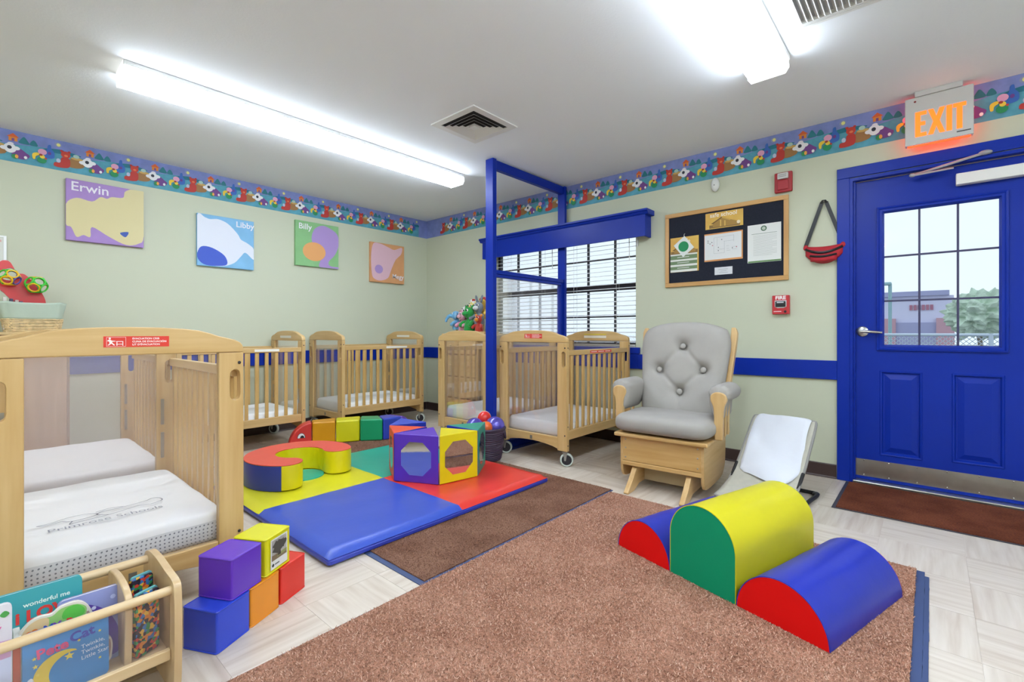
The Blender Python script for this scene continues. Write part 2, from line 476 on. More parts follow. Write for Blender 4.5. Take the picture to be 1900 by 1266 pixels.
def blind(y0, y1, label):
    t = thing('window_blind', label, 'blind', (XR+.04, (y0+y1)/2, WZ0+.01), 0, 'white blinds in the window')
    w = (y1-y0)/2
    B('headrail', t, m_whitepl, -.025, .025, -w, w, 1.06, 1.108)
    B('bottom_rail', t, m_whitepl, -.024, .024, -w, w, 0, .018, .004)
    m_bl = mat('blind_slat', '#eceef0', .5)
    bm = bmesh.new()
    a = math.radians(11)
    prism(bm, [(-.025, -.0012), (0, .0015), (.025, -.0012), (.025, .0012), (0, .004), (-.025, .0012)], -w, w, lambda u, v, ww: (u*math.cos(a)-v*math.sin(a), ww, u*math.sin(a)+v*math.cos(a)))
    s0 = None; n = 25
    for k in range(n):
        z = .045+k*(1.03-.045)/(n-1)
        if s0 is None: s0 = fin('slat', bm, m_bl, t, loc=(0, 0, z))
        else: share('slat', s0, t, (0, 0, z))
    for yy in (-w*.55, w*.55):
        T('ladder_cord', t, m_whitepl, [(-.027, yy, 0), (-.027, yy, 1.06)], .0012, 5)
        T('ladder_cord', t, m_whitepl, [(.027, yy, 0), (.027, yy, 1.06)], .0012, 5)
    T('tilt_wand', t, m_whitepl, [(-.032, -w+.06, 1.06), (-.036, -w+.055, .78)], .004, 6)
blind(WY0+.01, 2.84, 'white slatted blind in the half of the window right of the partition')
blind(2.85, WY1-.01, 'white slatted blind in the half of the window behind the partition')
# valance
t = thing('window_valance', 'blue boxed valance with crown moulding above the window', 'valance', (XR, 2.815, 1.83))
B('front_board', t, m_blue, -.115, -.095, -.985, .985, 0, .185, .002)
for s in (-1, 1): B('return_board', t, m_blue, -.095, 0, *sorted((s*.985, s*.965)), 0, .185, .002)
bm = bmesh.new()
prism(bm, [(-.118, .185), (-.128, .195), (-.132, .205), (-.145, .212), (-.145, .228), (0, .228), (0, .185)], -1.015, 1.015, lambda u, v, w: (u, w, v))
fin('crown_moulding', bm, m_blue, t)

# ---------------------------------------------------------------- door
door = tag(bpy.data.objects.new('door_1', None), kind='structure'); COL.objects.link(door); door.location = (XR, 0, 0)
for y0_, y1_, nm in ((DY1-.005, DY1+.066, 'door_casing'), (DY0-.066, DY0+.005, 'door_casing')):
    B(nm, door, m_blue, -.018, 0, y0_, y1_, 0, DZ+.005, .003)
B('door_casing', door, m_blue, -.018, 0, DY0-.066, DY1+.066, DZ+.005, DZ+.075, .003)
for a, b in ((DY1-.022, DY1), (DY0, DY0+.022)): B('door_jamb', door, m_blue, -.012, .14, a, b, 0, DZ-.02)
B('door_jamb', door, m_blue, -.012, .14, DY0, DY1, DZ-.02, DZ)
d0, d1, dz0, dz1 = DY0+.026, DY1-.028, .022, DZ-.026
dx0, dx1 = .036, .08
m_weather = mat('weather_strip', '#b9a891', .7)
B('weather_strip', door, m_weather, dx0+.004, dx1-.02, d1, d1+.006, dz0, dz1)
B('weather_strip', door, m_weather, dx0+.004, dx1-.02, d0, d1, dz1, dz1+.006)
B('door_stop', door, m_blue, .012, dx0, DY1-.034, DY1-.022, 0, DZ-.02)
B('threshold', door, m_metal, -.03, .14, DY0+.022, DY1-.022, 0, .02, .006)
gy0, gy1, gz0, gz1 = -.299, .234, .917, 1.787
panels = [(.04, .254, .195, .752), (-.319, -.094, .21, .752)]
bm = bmesh.new()
prism(bm, [(d0, dz0), (d1, dz0), (d1, dz1), (d0, dz1)], dx0, dx1, YZ,
      holes=[[(gy0, gz0), (gy1, gz0), (gy1, gz1), (gy0, gz1)]]+[[(a, c), (b, c), (b, d), (a, d)] for a, b, c, d in panels])
fin('door_slab', bm, m_blue, door)
for a, b, c, d in panels:
    bm = bmesh.new()
    def ring(i, x): return [bm.verts.new(p) for p in ((x, a+i, c+i), (x, b-i, c+i), (x, b-i, d-i), (x, a+i, d-i))]
    rs = [ring(0, dx0), ring(.004, dx0-.004), ring(.012, dx0-.002), ring(.018, dx0+.010), ring(.026, dx0+.010), ring(.055, dx0+.001)]
    for r1, r2 in zip(rs, rs[1:]):
        for k in range(4): bm.faces.new((r1[k], r1[(k+1) % 4], r2[(k+1) % 4], r2[k]))
    bm.faces.new(rs[-1])
    bk = [bm.verts.new(p) for p in ((dx1, a, c), (dx1, b, c), (dx1, b, d), (dx1, a, d))]
    bm.faces.new(bk)
    for k in range(4): bm.faces.new((rs[0][k], rs[0][(k+1) % 4], bk[(k+1) % 4], bk[k]))
    fin('door_panel', bm, m_blue, door)
bm = bmesh.new()
def lring(i, x): return [(x, gy0-i, gz0-i), (x, gy1+i, gz0-i), (x, gy1+i, gz1+i), (x, gy0-i, gz1+i)]
prof = [(.036, dx0), (.034, dx0-.012), (.024, dx0-.016), (.018, dx0-.010), (.006, dx0-.010), (-.004, dx0+.012)]
rs = [[bm.verts.new(p) for p in lring(i, x)] for i, x in prof]
for r1, r2 in zip(rs, rs[1:]):
    for k in range(4): bm.faces.new((r1[k], r1[(k+1) % 4], r2[(k+1) % 4], r2[k]))
fin('window_moulding', bm, m_blue, door)
m_munt = mat('muntin_dark', '#3c3a5e', .5)
for k in (1, 2):
    yy = gy0+(gy1-gy0)*k/3; B('muntin', door, m_munt, dx0+.015, dx0+.028, yy-.0055, yy+.0055, gz0, gz1)
    zz = gz0+(gz1-gz0)*k/3; B('muntin', door, m_munt, dx0+.0145, dx0+.0285, gy0, gy1, zz-.0055, zz+.0055)
B('pane', door, m_glass, dx0+.02, dx0+.023, gy0, gy1, gz0, gz1)
kp = B('kick_plate', door, m_metal, dx0-.0015, dx0, d0+.012, d1-.004, .042, .155)
for yy in (d1-.05, d1-.18, d1-.32, d1-.46, d1-.6, d1-.74):
    for zz in (.052, .146): E('screw', kp, m_chrome, (dx0-.0015, yy, zz), (.0015, .004, .004), u=8, v=4)
hd = bmesh.new(); lathe(hd, [(0, 0), (.033, 0), (.034, .006), (.026, .012), (.012, .014), (.011, .045), (0, .046)], 20)
bmesh.ops.rotate(hd, verts=hd.verts, matrix=Matrix.Rotation(-PI/2, 3, 'Y')); bmesh.ops.translate(hd, verts=hd.verts, vec=(dx0, .345, 1.008))
lev = fin('door_handle', hd, m_metal, door, smooth=40)
T('lever', lev, m_metal, [(dx0-.043, .352, 1.008), (dx0-.046, .32, 1.008), (dx0-.044, .28, 1.004), (dx0-.04, .238, 1.0)], [.009, .010, .009, .007], 8)
m_silver = mat('silver_paint', '#a4a4a8', .45, metal=.2)
cl = B('door_closer', door, m_whitepl, -.018, dx0, -.42, -.11, 1.885, 1.952, .006)
T('closer_arm', cl, m_silver, [(-.03, -.1, 1.985), (-.05, .085, 1.975)], .006, 6)
T('closer_arm', cl, m_silver, [(-.03, .088, 1.98), (-.025, -.24, 2.045)], .008, 6)
E('arm_bracket', cl, m_silver, (-.025, -.235, 2.045), (.02, .03, .014))
E('arm_pivot', cl, m_silver, (-.045, .088, 1.978), (.012, .016, .012))

# ---------------------------------------------------------------- outside, seen through the panes
m_asph = mat('asphalt', '#8d8f93', .9, var=.1, vscale=6)
struct(B('ground', None, m_asph, XR+.15, 60, -40, 40, -.25, -.13))
t = thing('shop_building', 'low pale shop with a red sign beyond the door glass', 'building', (38, 0, -.13))
m_bl1 = mat('shop_wall', '#d4d4ee', .8); m_bl2 = mat('shop_dark', '#a4a6cc', .8); m_bl3 = mat('shop_pier', '#c49aa8', .8)  # base colours raised to carry daylight and haze outside
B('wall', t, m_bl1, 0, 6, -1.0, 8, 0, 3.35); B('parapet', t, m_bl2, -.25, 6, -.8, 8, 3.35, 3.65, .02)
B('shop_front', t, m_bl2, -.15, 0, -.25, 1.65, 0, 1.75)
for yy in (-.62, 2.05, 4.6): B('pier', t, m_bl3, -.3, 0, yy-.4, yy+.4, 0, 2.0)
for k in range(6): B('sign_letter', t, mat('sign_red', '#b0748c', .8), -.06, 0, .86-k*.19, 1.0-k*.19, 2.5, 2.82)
m_tree = mat('leaves', '#c0d2c0', .9, var=.18, vscale=3)  # leaf colour paled to carry the outdoor haze
t = thing('shade_tree', 'pale green leafy tree outside the door glass', 'tree', (24, -1.35, -.13))
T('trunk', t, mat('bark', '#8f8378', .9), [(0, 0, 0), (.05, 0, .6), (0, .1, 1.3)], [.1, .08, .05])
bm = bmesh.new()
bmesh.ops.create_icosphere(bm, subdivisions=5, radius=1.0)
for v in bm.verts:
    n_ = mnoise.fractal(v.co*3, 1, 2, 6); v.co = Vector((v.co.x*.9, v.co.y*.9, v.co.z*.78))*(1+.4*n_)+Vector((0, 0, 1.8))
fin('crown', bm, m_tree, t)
t = thing('lamp_post', 'slim grey green lamp post outside the door glass', 'lamp post', (20, 1.02, -.13))
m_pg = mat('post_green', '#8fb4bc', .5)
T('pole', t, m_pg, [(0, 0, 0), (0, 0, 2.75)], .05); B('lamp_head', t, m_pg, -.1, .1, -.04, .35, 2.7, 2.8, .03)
t = thing('chain_fence', 'chain link fence outside behind the door glass', 'fence', (9.0, -.6, -.13))
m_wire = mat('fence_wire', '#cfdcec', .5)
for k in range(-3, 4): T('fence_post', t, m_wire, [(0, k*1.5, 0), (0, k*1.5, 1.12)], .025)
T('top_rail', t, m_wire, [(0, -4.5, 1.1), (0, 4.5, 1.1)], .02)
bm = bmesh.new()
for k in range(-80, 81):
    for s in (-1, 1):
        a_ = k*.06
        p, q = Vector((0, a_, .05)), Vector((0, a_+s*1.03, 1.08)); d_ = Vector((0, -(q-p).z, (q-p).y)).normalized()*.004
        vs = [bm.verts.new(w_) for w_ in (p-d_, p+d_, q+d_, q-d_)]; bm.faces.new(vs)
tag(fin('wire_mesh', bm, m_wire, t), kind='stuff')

# ---------------------------------------------------------------- ceiling lights, vents, exit sign
m_lens = mat('lamp_lens', '#ffffff', .4, emit='#e4f1ff', estr=LAMP)
m_lamp_end = mat('lamp_end', '#f4f4f4', .4, emit='#ffffff', estr=.7)
def lamp(x0, x1, yc, label):
    t = thing('ceiling_light', label, 'ceiling light', ((x0+x1)/2, yc, ZC), 0, 'fluorescent ceiling lights')
    h = (x1-x0)/2
    B('housing', t, m_white, -h, h, -.104, .104, -.025, 0, .003)
    bm = bmesh.new()
    prism(bm, [(-.094, -.0255), (-.097, -.06), (-.08, -.085), (.08, -.085), (.097, -.06), (.094, -.0255)], -h+.006, h-.006, lambda u, v, w: (w, u, v))
    fin('lens', bm, m_lens, t)
    for s in (-1, 1):
        bm = bmesh.new(); w0_, w1_ = sorted((s*h, s*(h-.005)))
        prism(bm, [(-.096, 0), (-.101, -.062), (-.083, -.089), (.083, -.089), (.101, -.062), (.096, 0)], w0_, w1_, lambda u, v, w: (w, u, v))
        fin('end_cap', bm, m_lamp_end, t)
lamp(.51, 1.74, 3.325, 'fluorescent light nearer the camera in the row above the cribs')
lamp(1.742, 2.972, 3.325, 'fluorescent light nearer the corner in the row above the cribs')
lamp(1.60, 2.83, .66, 'bright fluorescent light at the top right beside the large vent')
lamp(.368, 1.598, .66, 'fluorescent light overhead next in the row toward the camera')
lamp(-1.9, -.67, .66, 'added fluorescent light behind the camera in the right row')  # from here down: unseen lamps added to brighten the whole room
lamp(-1.9, -.67, 3.325, 'added unseen fluorescent light at the far left end of the crib row')
lamp(.4, 1.63, -1.7, 'added fluorescent light behind the camera by the door side')
lamp(1.632, 2.862, -1.7, 'added fluorescent light past the door out of view')
lamp(-1.9, -.67, -1.7, 'added fluorescent light in the rear corner behind the camera')
lamp(-.66, .57, -1.7, 'added unseen fluorescent light in the middle of the rear row')
t = thing('air_vent', 'square louvred white ceiling vent above the partition', 'vent', (2.313, 2.405, ZC))
bm = bmesh.new(); prism(bm, [(-.215, -.215), (.215, -.215), (.215, .215), (-.215, .215)], -.008, 0, XYZ, holes=[[(-.165, -.165), (.165, -.165), (.165, .165), (-.165, .165)]]); fin('frame', bm, m_whitepl, t)
B('duct', t, mat('vent_dark', '#2a2420', .8), -.164, .164, -.164, .164, -.003, -.0005)  # thin dark plate paints the shaded depth of the duct
for k, r in enumerate((.15, .118, .086, .054)):
    bm = bmesh.new()
    rs = [[bm.verts.new((sx*q, sy*q, z)) for sx, sy in ((-1, -1), (1, -1), (1, 1), (-1, 1))] for q, z in ((r, -.020), (r-.002, -.018), (r-.026, -.004), (r-.024, -.006))]
    for r1, r2 in zip(rs, rs[1:]+rs[:1]):
        for q in range(4): bm.faces.new((r1[q], r1[(q+1) % 4], r2[(q+1) % 4], r2[q]))
    fin('louvre', bm, m_whitepl, t)
B('center_plate', t, m_whitepl, -.028, .028, -.028, .028, -.02, -.006)
t = thing('return_vent', 'large white slatted vent cut by the top edge of the picture', 'vent', (2.38, .3, ZC))
bm = bmesh.new(); prism(bm, [(-.23, -.22), (.23, -.22), (.23, .22), (-.23, .22)], -.012, 0, XYZ, holes=[[(-.17, -.16), (.17, -.16), (.17, .16), (-.17, .16)]]); fin('frame', bm, m_whitepl, t)
B('duct', t, mat('duct_grey', '#a9a9aa', .8), -.168, .168, -.158, .158, -.004, -.0005)
for k in range(3): B('rim_step', t, m_whitepl, .172+k*.018, .182+k*.018, -.2, .2, -.02+k*.003, -.011)
for k in range(14):
    bm = bmesh.new(); yy = -.15+k*.023
    prism(bm, [(yy, -.022), (yy+.016, -.004), (yy+.018, -.004), (yy+.002, -.023)], -.168, .168, lambda u, v, w: (w, u, v)); fin('vane', bm, m_whitepl, t)
# exit sign
ex = thing('exit_sign', 'lit orange exit sign hanging from the ceiling above the blue door', 'sign', (3.80, -.031, ZC))
m_sgn = mat('sign_shell', '#c6c4c2', .45)
B('canopy', ex, m_sgn, -.03, .05, -.106, .106, -.03, 0, .003)
B('sign_box', ex, m_sgn, -.022, .022, -.152, .152, -.318, -.03, .005)
m_exit = mat('exit_letter', '#ff6a1e', .4, emit='#ff5a10', estr=1.6)
m_glow = mat('exit_glow', '#ff5a28', .4, emit='#ff3a12', estr=2.6)
B('down_light', ex, m_glow, -.012, .018, -.14, .14, -.3215, -.318)
B('back_light', ex, m_glow, .022, .0235, -.13, .13, -.30, -.05)
pl = Plane((-.022, 0, -.318), (0, -1, 0), (0, 0, 1))
def blk(*q): return [(a*.001, b*.001) for a, b in q]
EXL = {'E': [blk((-104, 45), (-104, 195), (-52, 195), (-52, 173), (-80, 173), (-80, 133), (-58, 133), (-58, 111), (-80, 111), (-80, 67), (-52, 67), (-52, 45))],
       'X': [blk((-46, 45), (-22, 120), (-46, 195), (-22, 195), (-8, 148), (6, 195), (30, 195), (6, 120), (30, 45), (6, 45), (-8, 92), (-22, 45))],
       'I': [blk((36, 45), (36, 195), (60, 195), (60, 45))],
       'T': [blk((80, 45), (80, 173), (64, 173), (64, 195), (120, 195), (120, 173), (104, 173), (104, 45))]}
for k_, ps in EXL.items():
    bm = bmesh.new()
    for p_ in ps: prism(bm, p_, .0, .0012, lambda u, v, w: pl.at(u, v, w+.0003))
    fin('letter', bm, m_exit, ex)
E('indicator', ex, mat('red_led', '#7a1c1c', .3), pl.at(-.105, .262, 0), (.003, .006, .006))
strokes('print_line', ex, pl, [[(.08, .028), (.14, .028)]], .007, '#4a4a4a')

# ================================================================ partition frame
pt = thing('partition_frame', 'tall blue wooden room divider frame with clear lower pane', 'partition', (2.81, 2.703, 0))
PL_ = XR-.030-2.81+.117
B('front_post', pt, m_blue, 0, .045, 0, .085, .012, 2.445, .003)
B('wall_post', pt, m_blue, PL_-.15, PL_-.117, 0, .085, .012, 2.445, .003)
B('top_bar', pt, m_blue, .045, PL_-.15, .02, .065, 2.37, 2.445, .003)
B('mid_rail', pt, m_blue, .045, PL_-.15, .01, .075, 1.492, 1.525, .003)
B('bottom_rail', pt, m_blue, .045, PL_-.15, 0, .085, .012, .075, .003)
B('pane_frame', pt, m_blue, PL_-.185, PL_-.15, .02, .065, .075, 1.492, .003)
B('pane_frame', pt, m_blue, .045, .06, .02, .065, .075, 1.492, .003)
B('pane_frame', pt, m_blue, .06, PL_-.185, .02, .065, 1.467, 1.492, .003)
B('pane', pt, m_acryl, .06, PL_-.185, .04, .045, .075, 1.467)
B('floor_plate', pt, mat('dark_blue_vinyl', '#1a2a78', .4), -.0, PL_-.117, -.03, .12, .0, .012)

# ================================================================ cribs
CL, CW = .98, .68
def arch_outline(W):
    h = [(0, .93), (.003, .952), (.012, .963), (.03, .973), (.06, .981), (.085, .987), (.115, .998), (.15, 1.008), (.2, 1.014), (.27, 1.018), (.34, 1.019)]
    s = W/.68
    left = [(a*s, b) for a, b in h]
    right = [(W-a, b) for a, b in reversed(left[:-1])]
    return [(0, .925)]+left+right+[(W, .925)]
def slot(y, z0, z1, w=.034):
    r = w/2
    return [(y+r*math.cos(a), z1-r+r*math.sin(a)) for a in [PI*k/8 for k in range(9)]]+[(y+r*math.cos(a), z0+r+r*math.sin(a)) for a in [PI+PI*k/8 for k in range(9)]]
def make_crib(label, slots=True):
    t = thing('evacuation_crib', label, 'crib', (0, 0, 0), 0, 'wooden rolling cribs')
    for e in (0, 1):
        x0_, x1_ = (0, .034) if e == 0 else (CL-.034, CL)
        bm = bmesh.new(); prism(bm, arch_outline(CW), x0_, x1_, YZ); fin('arch_board', bm, m_maple_y, t, bevel=.006, seg=3)
        for s in (0, 1):
            a, b = (0, .085) if s == 0 else (CW-.085, CW)
            bm = bmesh.new()
            hl = [slot((a+b)/2-(.012 if s == 0 else -.012), .742, .858)] if slots else []
            prism(bm, [(a, .118), (b, .118), (b, .924), (a, .924)], x0_, x1_, YZ, holes=hl)
            po = fin('post', bm, m_maple_z, t, bevel=.003)
            xs = x0_-.001 if e == 0 else x1_+.001
            for zz in (.885, .235): E('bolt', po, m_dark, (xs, a+.016 if s == 0 else b-.016, zz), (.003, .006, .006), u=10, v=6)
            yo = a-.001 if s == 0 else b+.001
            for zz in (.885, .30, .16): E('bolt', po, m_dark, ((x0_+x1_)/2, yo, zz), (.005, .003, .005), u=10, v=6)
            if not (e == 0 and False):
                xx = x1_ if e == 0 else x0_
                sg = 1 if e == 0 else -1
                for zz in (.36, .53): B('adjuster_strip', po, m_metal, *sorted((xx, xx+sg*.003)), (a+b)/2+(.018 if s == 0 else -.018)-.007, (a+b)/2+(.018 if s == 0 else -.018)+.007, zz, zz+.13)
        bb = [(.085, .215), (.085, .128)]+[(.085+(CW-.17)*k/12, .128+.03*math.sin(PI*min(1, max(0, (k/12)))) ** .7) for k in range(1, 12)]+[(CW-.085, .128), (CW-.085, .215)]
        bm = bmesh.new(); prism(bm, bb, x0_+.004, x1_-.004, YZ); bo = fin('end_rail', bm, m_maple_y, t, bevel=.003)
        xs = x0_+.0034 if e == 0 else x1_-.0034
        B('maker_plate', bo, mat('plate_grey', '#6a665c', .5), min(xs, xs-.001*(1 if e == 0 else -1)), max(xs, xs-.001*(1 if e == 0 else -1)), CW/2-.01, CW/2+.012, .165, .195)
        B('clear_panel', t, m_acryl, (x0_+x1_)/2-.002, (x0_+x1_)/2+.002, .085, CW-.085, .216, .924)
    bm = bmesh.new(); box(bm, -.014, .014, -.008, .008, .268, .828)
    s0 = None
    for s in (0, 1):
        yy = .018 if s == 0 else CW-.018
        B('top_rail', t, m_maple_x, .034, CL-.034, yy-.013, yy+.013, .828, .868, .005)
        B('side_rail', t, m_maple_x, .034, CL-.034, yy-.013, yy+.013, .2, .268, .004)
        for k in range(11):
            xx = .034+(CL-.068)*(k+.65)/11.3
            if s0 is None: s0 = fin('slat', bm, m_slat, t, bevel=.004, loc=(xx, yy, 0))
            else: share('slat', s0, t, (xx, yy, 0))
    B('mattress_board', t, m_maple_x, .04, CL-.04, .035, CW-.035, .196, .208)
    # casters
    c0 = None
    for xx, yy in ((.03, .035), (CL-.03, .035), (.03, CW-.035), (CL-.03, CW-.035)):
        bm = bmesh.new(); lathe(bm, [(.012, .118), (.02, .112), (.02, .106), (.012, .104)], 12)
        for s in (-1, 1): prism(bm, [(-.016, .108), (.014, .108), (.006, .045), (-.006, .045)], s*.017-.0015, s*.017+.0015, XZ)
        box(bm, -.02, .02, -.02, .02, .104, .112)
        if c0 is None:
            c0 = fin('caster', bm, m_metal, t, loc=(xx, yy, 0), rot=(0, 0, math.radians(125)))
            w = bmesh.new(); lathe(w, [(0, -.012), (.036, -.012), (.038, -.008), (.038, .008), (.036, .012), (0, .012)], 20)
            bmesh.ops.rotate(w, verts=w.verts, matrix=Matrix.Rotation(PI/2, 3, 'X')); bmesh.ops.translate(w, verts=w.verts, vec=(-.012, 0, .05))
            fin('wheel', w, m_dark, c0, smooth=40)
            w = bmesh.new(); lathe(w, [(.038, -.012), (.046, -.013), (.05, -.008), (.05, .008), (.046, .013), (.038, .012)], 24)
            bmesh.ops.rotate(w, verts=w.verts, matrix=Matrix.Rotation(PI/2, 3, 'X')); bmesh.ops.translate(w, verts=w.verts, vec=(-.012, 0, .05))
            fin('tire', w, mat('grey_tire', '#c4cdc6', .5), c0, smooth=40)
        else:
            c = copy_tree(c0, t); c.location = (xx, yy, 0)
    return t
def place(t, loc, rz): t.location = loc; t.rotation_euler = (0, 0, rz)
def evac_sticker(parent, pl, big):
    """red notice; pl origin at its lower left"""
    st = poly_print('notice_sticker', parent, pl, [([(0, 0), (.176, 0), (.176, .036), (0, .036)], '#d8382a')]); st['label'] = 'red evacuation notice sticker with white lettering'
    poly_print('pictogram', st, pl, [(circ(.016, .029, .003, n=10), '#f4e6e2'), (smoothpoly([(.016, .026), (.021, .022), (.03, .021), (.03, .019), (.022, .018), (.024, .013), (.029, .008), (.026, .006), (.02, .012), (.015, .007), (.01, .007), (.015, .012), (.014, .019), (.009, .021)], 2), '#f4e6e2'),
        ([(.032, .02), (.05, .02), (.05, .018), (.032, .018)], '#f4e6e2'), ([(.032, .011), (.05, .011), (.05, .009), (.032, .009)], '#f4e6e2'), ([(.033, .018), (.035, .018), (.035, .005), (.033, .005)], '#f4e6e2'), ([(.048, .018), (.05, .018), (.05, .005), (.048, .005)], '#f4e6e2')], 2)
    strokes('pictogram_frame', st, pl, [[(.008, .003), (.057, .003)], [(.057, .003), (.057, .033)], [(.057, .033), (.008, .033)], [(.008, .033), (.008, .003)]], .0008, '#f4e6e2', 2)
    for s_, yy in (('EVACUATION CRIB', .0255), ('CUNA DE EVACUACI\u00d3N', .0155), ('LIT D\u2019\u00c9VACUATION', .0055)):
        text('lettering', st, pl, s_, .074, yy, .0085, '#f6ece8', bold=.0002)
def rail_label(t, y, x0_, x1_, hexc, sgn=-1):
    pl = Plane((x0_, y, .838), (1, 0, 0), (0, 0, 1))
    return poly_print('rail_label', t, pl, [([(0, 0), (x1_-x0_, 0), (x1_-x0_, .02), (0, .02)], hexc)])
cr1 = make_crib('wooden crib with red notice closest to the camera at left')
# six cribs: copies of the first, each with its own label
def crib_copy(label):
    c = copy_tree(cr1); c['label'] = label; return c
cr2 = crib_copy('wooden crib directly behind the closest crib, seen through its clear panel')
cr3 = crib_copy('wooden crib along the picture wall, left of the corner crib')
cr4 = crib_copy('wooden crib along the picture wall nearest the room corner')
cr5 = crib_copy('wooden crib left of the blue post, in front of the dresser')
cr6 = crib_copy('wooden crib with red notice between blue post and grey glider chair')
place(cr1, (.683, 2.0, 0), PI/2); place(cr2, (.703, 3.03, 0), PI/2)
place(cr3, (.985, 4.245, 0), 0); place(cr4, (2.318, 4.245, 0), 0)
place(cr5, (2.875, 2.803, 0), 0); place(cr6, (2.875, 2.012, 0), 0)
endpl = lambda y, z: Plane((-.0, y, z), (0, -1, 0), (0, 0, 1))
evac_sticker(cr1, endpl(.417, .952), True); evac_sticker(cr6, endpl(.405, .955), False)
rail_label(cr3, .0049, .55, .75, '#e6e2d8'); rail_label(cr4, .0049, .5, .76, '#e6e2d8')
rl = rail_label(cr6, .0049, .33, .66, '#d8382a'); rl['label'] = 'red warning label'
plr = Plane((.34, .0049, .843), (1, 0, 0), (0, 0, 1))
strokes('print_line', rl, plr, [[(.005, .005), (.09, .005)], [(.11, .005), (.2, .005)], [(.22, .005), (.3, .005)]], .006, '#f3d9d4')
for c_, hx in ((cr4, '#e2ded2'), (cr3, '#e2ded2'), (cr6, '#e4dccb')):
    pq = Plane((CL-.035, CW/2+.12, .95), (0, -1, 0), (0, 0, 1)); q = poly_print('name_strip', c_, pq, [([(0, 0), (.24, 0), (.24, .022), (0, .022)], hx)])
    if c_ is cr6: poly_print('yellow_tape', q, pq, [([(0, .03), (.24, .03), (.24, .038), (0, .038)], '#e0c83a')], 2)
# mattresses
m_dot = mat('dotted_sheet', '#c9cbcf', .85)
def dotted():
    m = bpy.data.materials.new('dotted_side'); m.use_nodes = True; N = m.node_tree.nodes; LK = m.node_tree.links; b = N['Principled BSDF']
    tc = N.new('ShaderNodeTexCoord'); mp = N.new('ShaderNodeMapping'); mp.inputs['Scale'].default_value = (75, 75, 1)
    sx = N.new('ShaderNodeSeparateXYZ'); ax = N.new('ShaderNodeMath'); cx_ = N.new('ShaderNodeCombineXYZ'); LK.new(tc.outputs['Object'], sx.inputs[0]); LK.new(sx.outputs[0], ax.inputs[0]); LK.new(sx.outputs[1], ax.inputs[1]); LK.new(ax.outputs[0], cx_.inputs[0]); LK.new(sx.outputs[2], cx_.inputs[1])
    v = N.new('ShaderNodeTexVoronoi'); v.voronoi_dimensions = '2D'; v.inputs['Randomness'].default_value = 0; v.inputs['Scale'].default_value = 1
    r = N.new('ShaderNodeValToRGB'); r.color_ramp.interpolation = 'CONSTANT'
    r.color_ramp.elements[0].color = lin('#6d7078'); r.color_ramp.elements[1].position = .2; r.color_ramp.elements[1].color = lin('#d6d8da')
    LK.new(cx_.outputs[0], mp.inputs[0]); LK.new(mp.outputs[0], v.inputs['Vector']); LK.new(v.outputs['Distance'], r.inputs[0]); LK.new(r.outputs[0], b.inputs['Base Color'])
    b.inputs['Roughness'].default_value = .85
    return m
m_dots = dotted()
def mattress(label, crib, side=None, seed=0):
    L_, W_ = .885, .60
    bm = bmesh.new(); nu, nv = 44, 30
    rnd = random.Random(seed)
    def hgt(u, v):
        ex, ey = min(u, 1-u)*L_, min(v, 1-v)*W_
        e = min(ex, ey); r = .03
        dz = 0 if e > r else (r-math.sqrt(max(0, r*r-(r-e)**2)))
        n_ = mnoise.noise(Vector((u*7+seed*3, v*5, seed)))*.004+mnoise.noise(Vector((u*22, v*3+seed, 1)))*.0025*(1 if ex < .2 else .3)
        return .105-dz+n_
    def P(u, v):
        # rounded plan corners
        x, y = u*L_, v*W_
        return x, y
    top = [[None]*(nu+1) for _ in range(nv+1)]
    def remap(q): return q-.018*math.sin(2*PI*q)*3 if False else .5-.5*math.cos(PI*q) if False else q
    us = [0, .004, .01, .018, .028]+[.05+.9*k/(nu-10) for k in range(nu-9)]+[.972, .982, .99, .996, 1]
    vs = [0, .006, .015, .027, .042]+[.07+.86*k/(nv-10) for k in range(nv-9)]+[.958, .973, .985, .994, 1]
    for j in range(nv+1):
        for i in range(nu+1):
            x, y = us[i]*L_, vs[j]*W_
            cx, cy = min(max(x, .06), L_-.06), min(max(y, .06), W_-.06)
            d = Vector((x-cx, y-cy)); 
            if d.length > 1e-6 and abs(d.x) > 1e-6 and abs(d.y) > 1e-6:
                m_ = max(abs(d.x), abs(d.y)); d = d.normalized()*m_
            top[j][i] = bm.verts.new((cx+d.x, cy+d.y, hgt(us[i], vs[j])))
    for j in range(nv):
        for i in range(nu): bm.faces.new((top[j][i], top[j][i+1], top[j+1][i+1], top[j+1][i]))
    rim = [top[0][i] for i in range(nu+1)]+[top[j][nu] for j in range(1, nv+1)]+[top[nv][i] for i in range(nu-1, -1, -1)]+[top[j][0] for j in range(nv-1, 0, -1)]
    prev = rim
    c0 = Vector((L_/2, W_/2))
    for z, s in ((.05, 1.012), (.015, 1.008), (0, .985)):
        cur = [bm.verts.new((c0.x+(v.co.x-c0.x)*s, c0.y+(v.co.y-c0.y)*s, z+mnoise.noise(Vector((v.co.x*14, v.co.y*14, z*30+seed)))*.003*(1 if z else 0))) for v in rim]
        for k in range(len(rim)):
            f = bm.faces.new((prev[k], prev[(k+1) % len(rim)], cur[(k+1) % len(rim)], cur[k])); f.material_index = 1
        prev = cur
    bm.faces.new(prev[::-1]).material_index = 1
    o = fin('crib_mattress', bm, [m_sheet, side or m_sheet], None, smooth=60)
    M_ = Matrix.Translation(crib.location) @ Matrix.Rotation(crib.rotation_euler.z, 4, 'Z') @ Matrix.Translation((.046, .04, .2085))
    o.matrix_world = M_
    return tag(o, label, 'mattress', 'white crib mattresses')
ma1 = mattress('white mattress printed with a logo in the closest crib', cr1, m_dots, 1)
mattress('white mattress in the crib directly behind the closest one', cr2, None, 2)
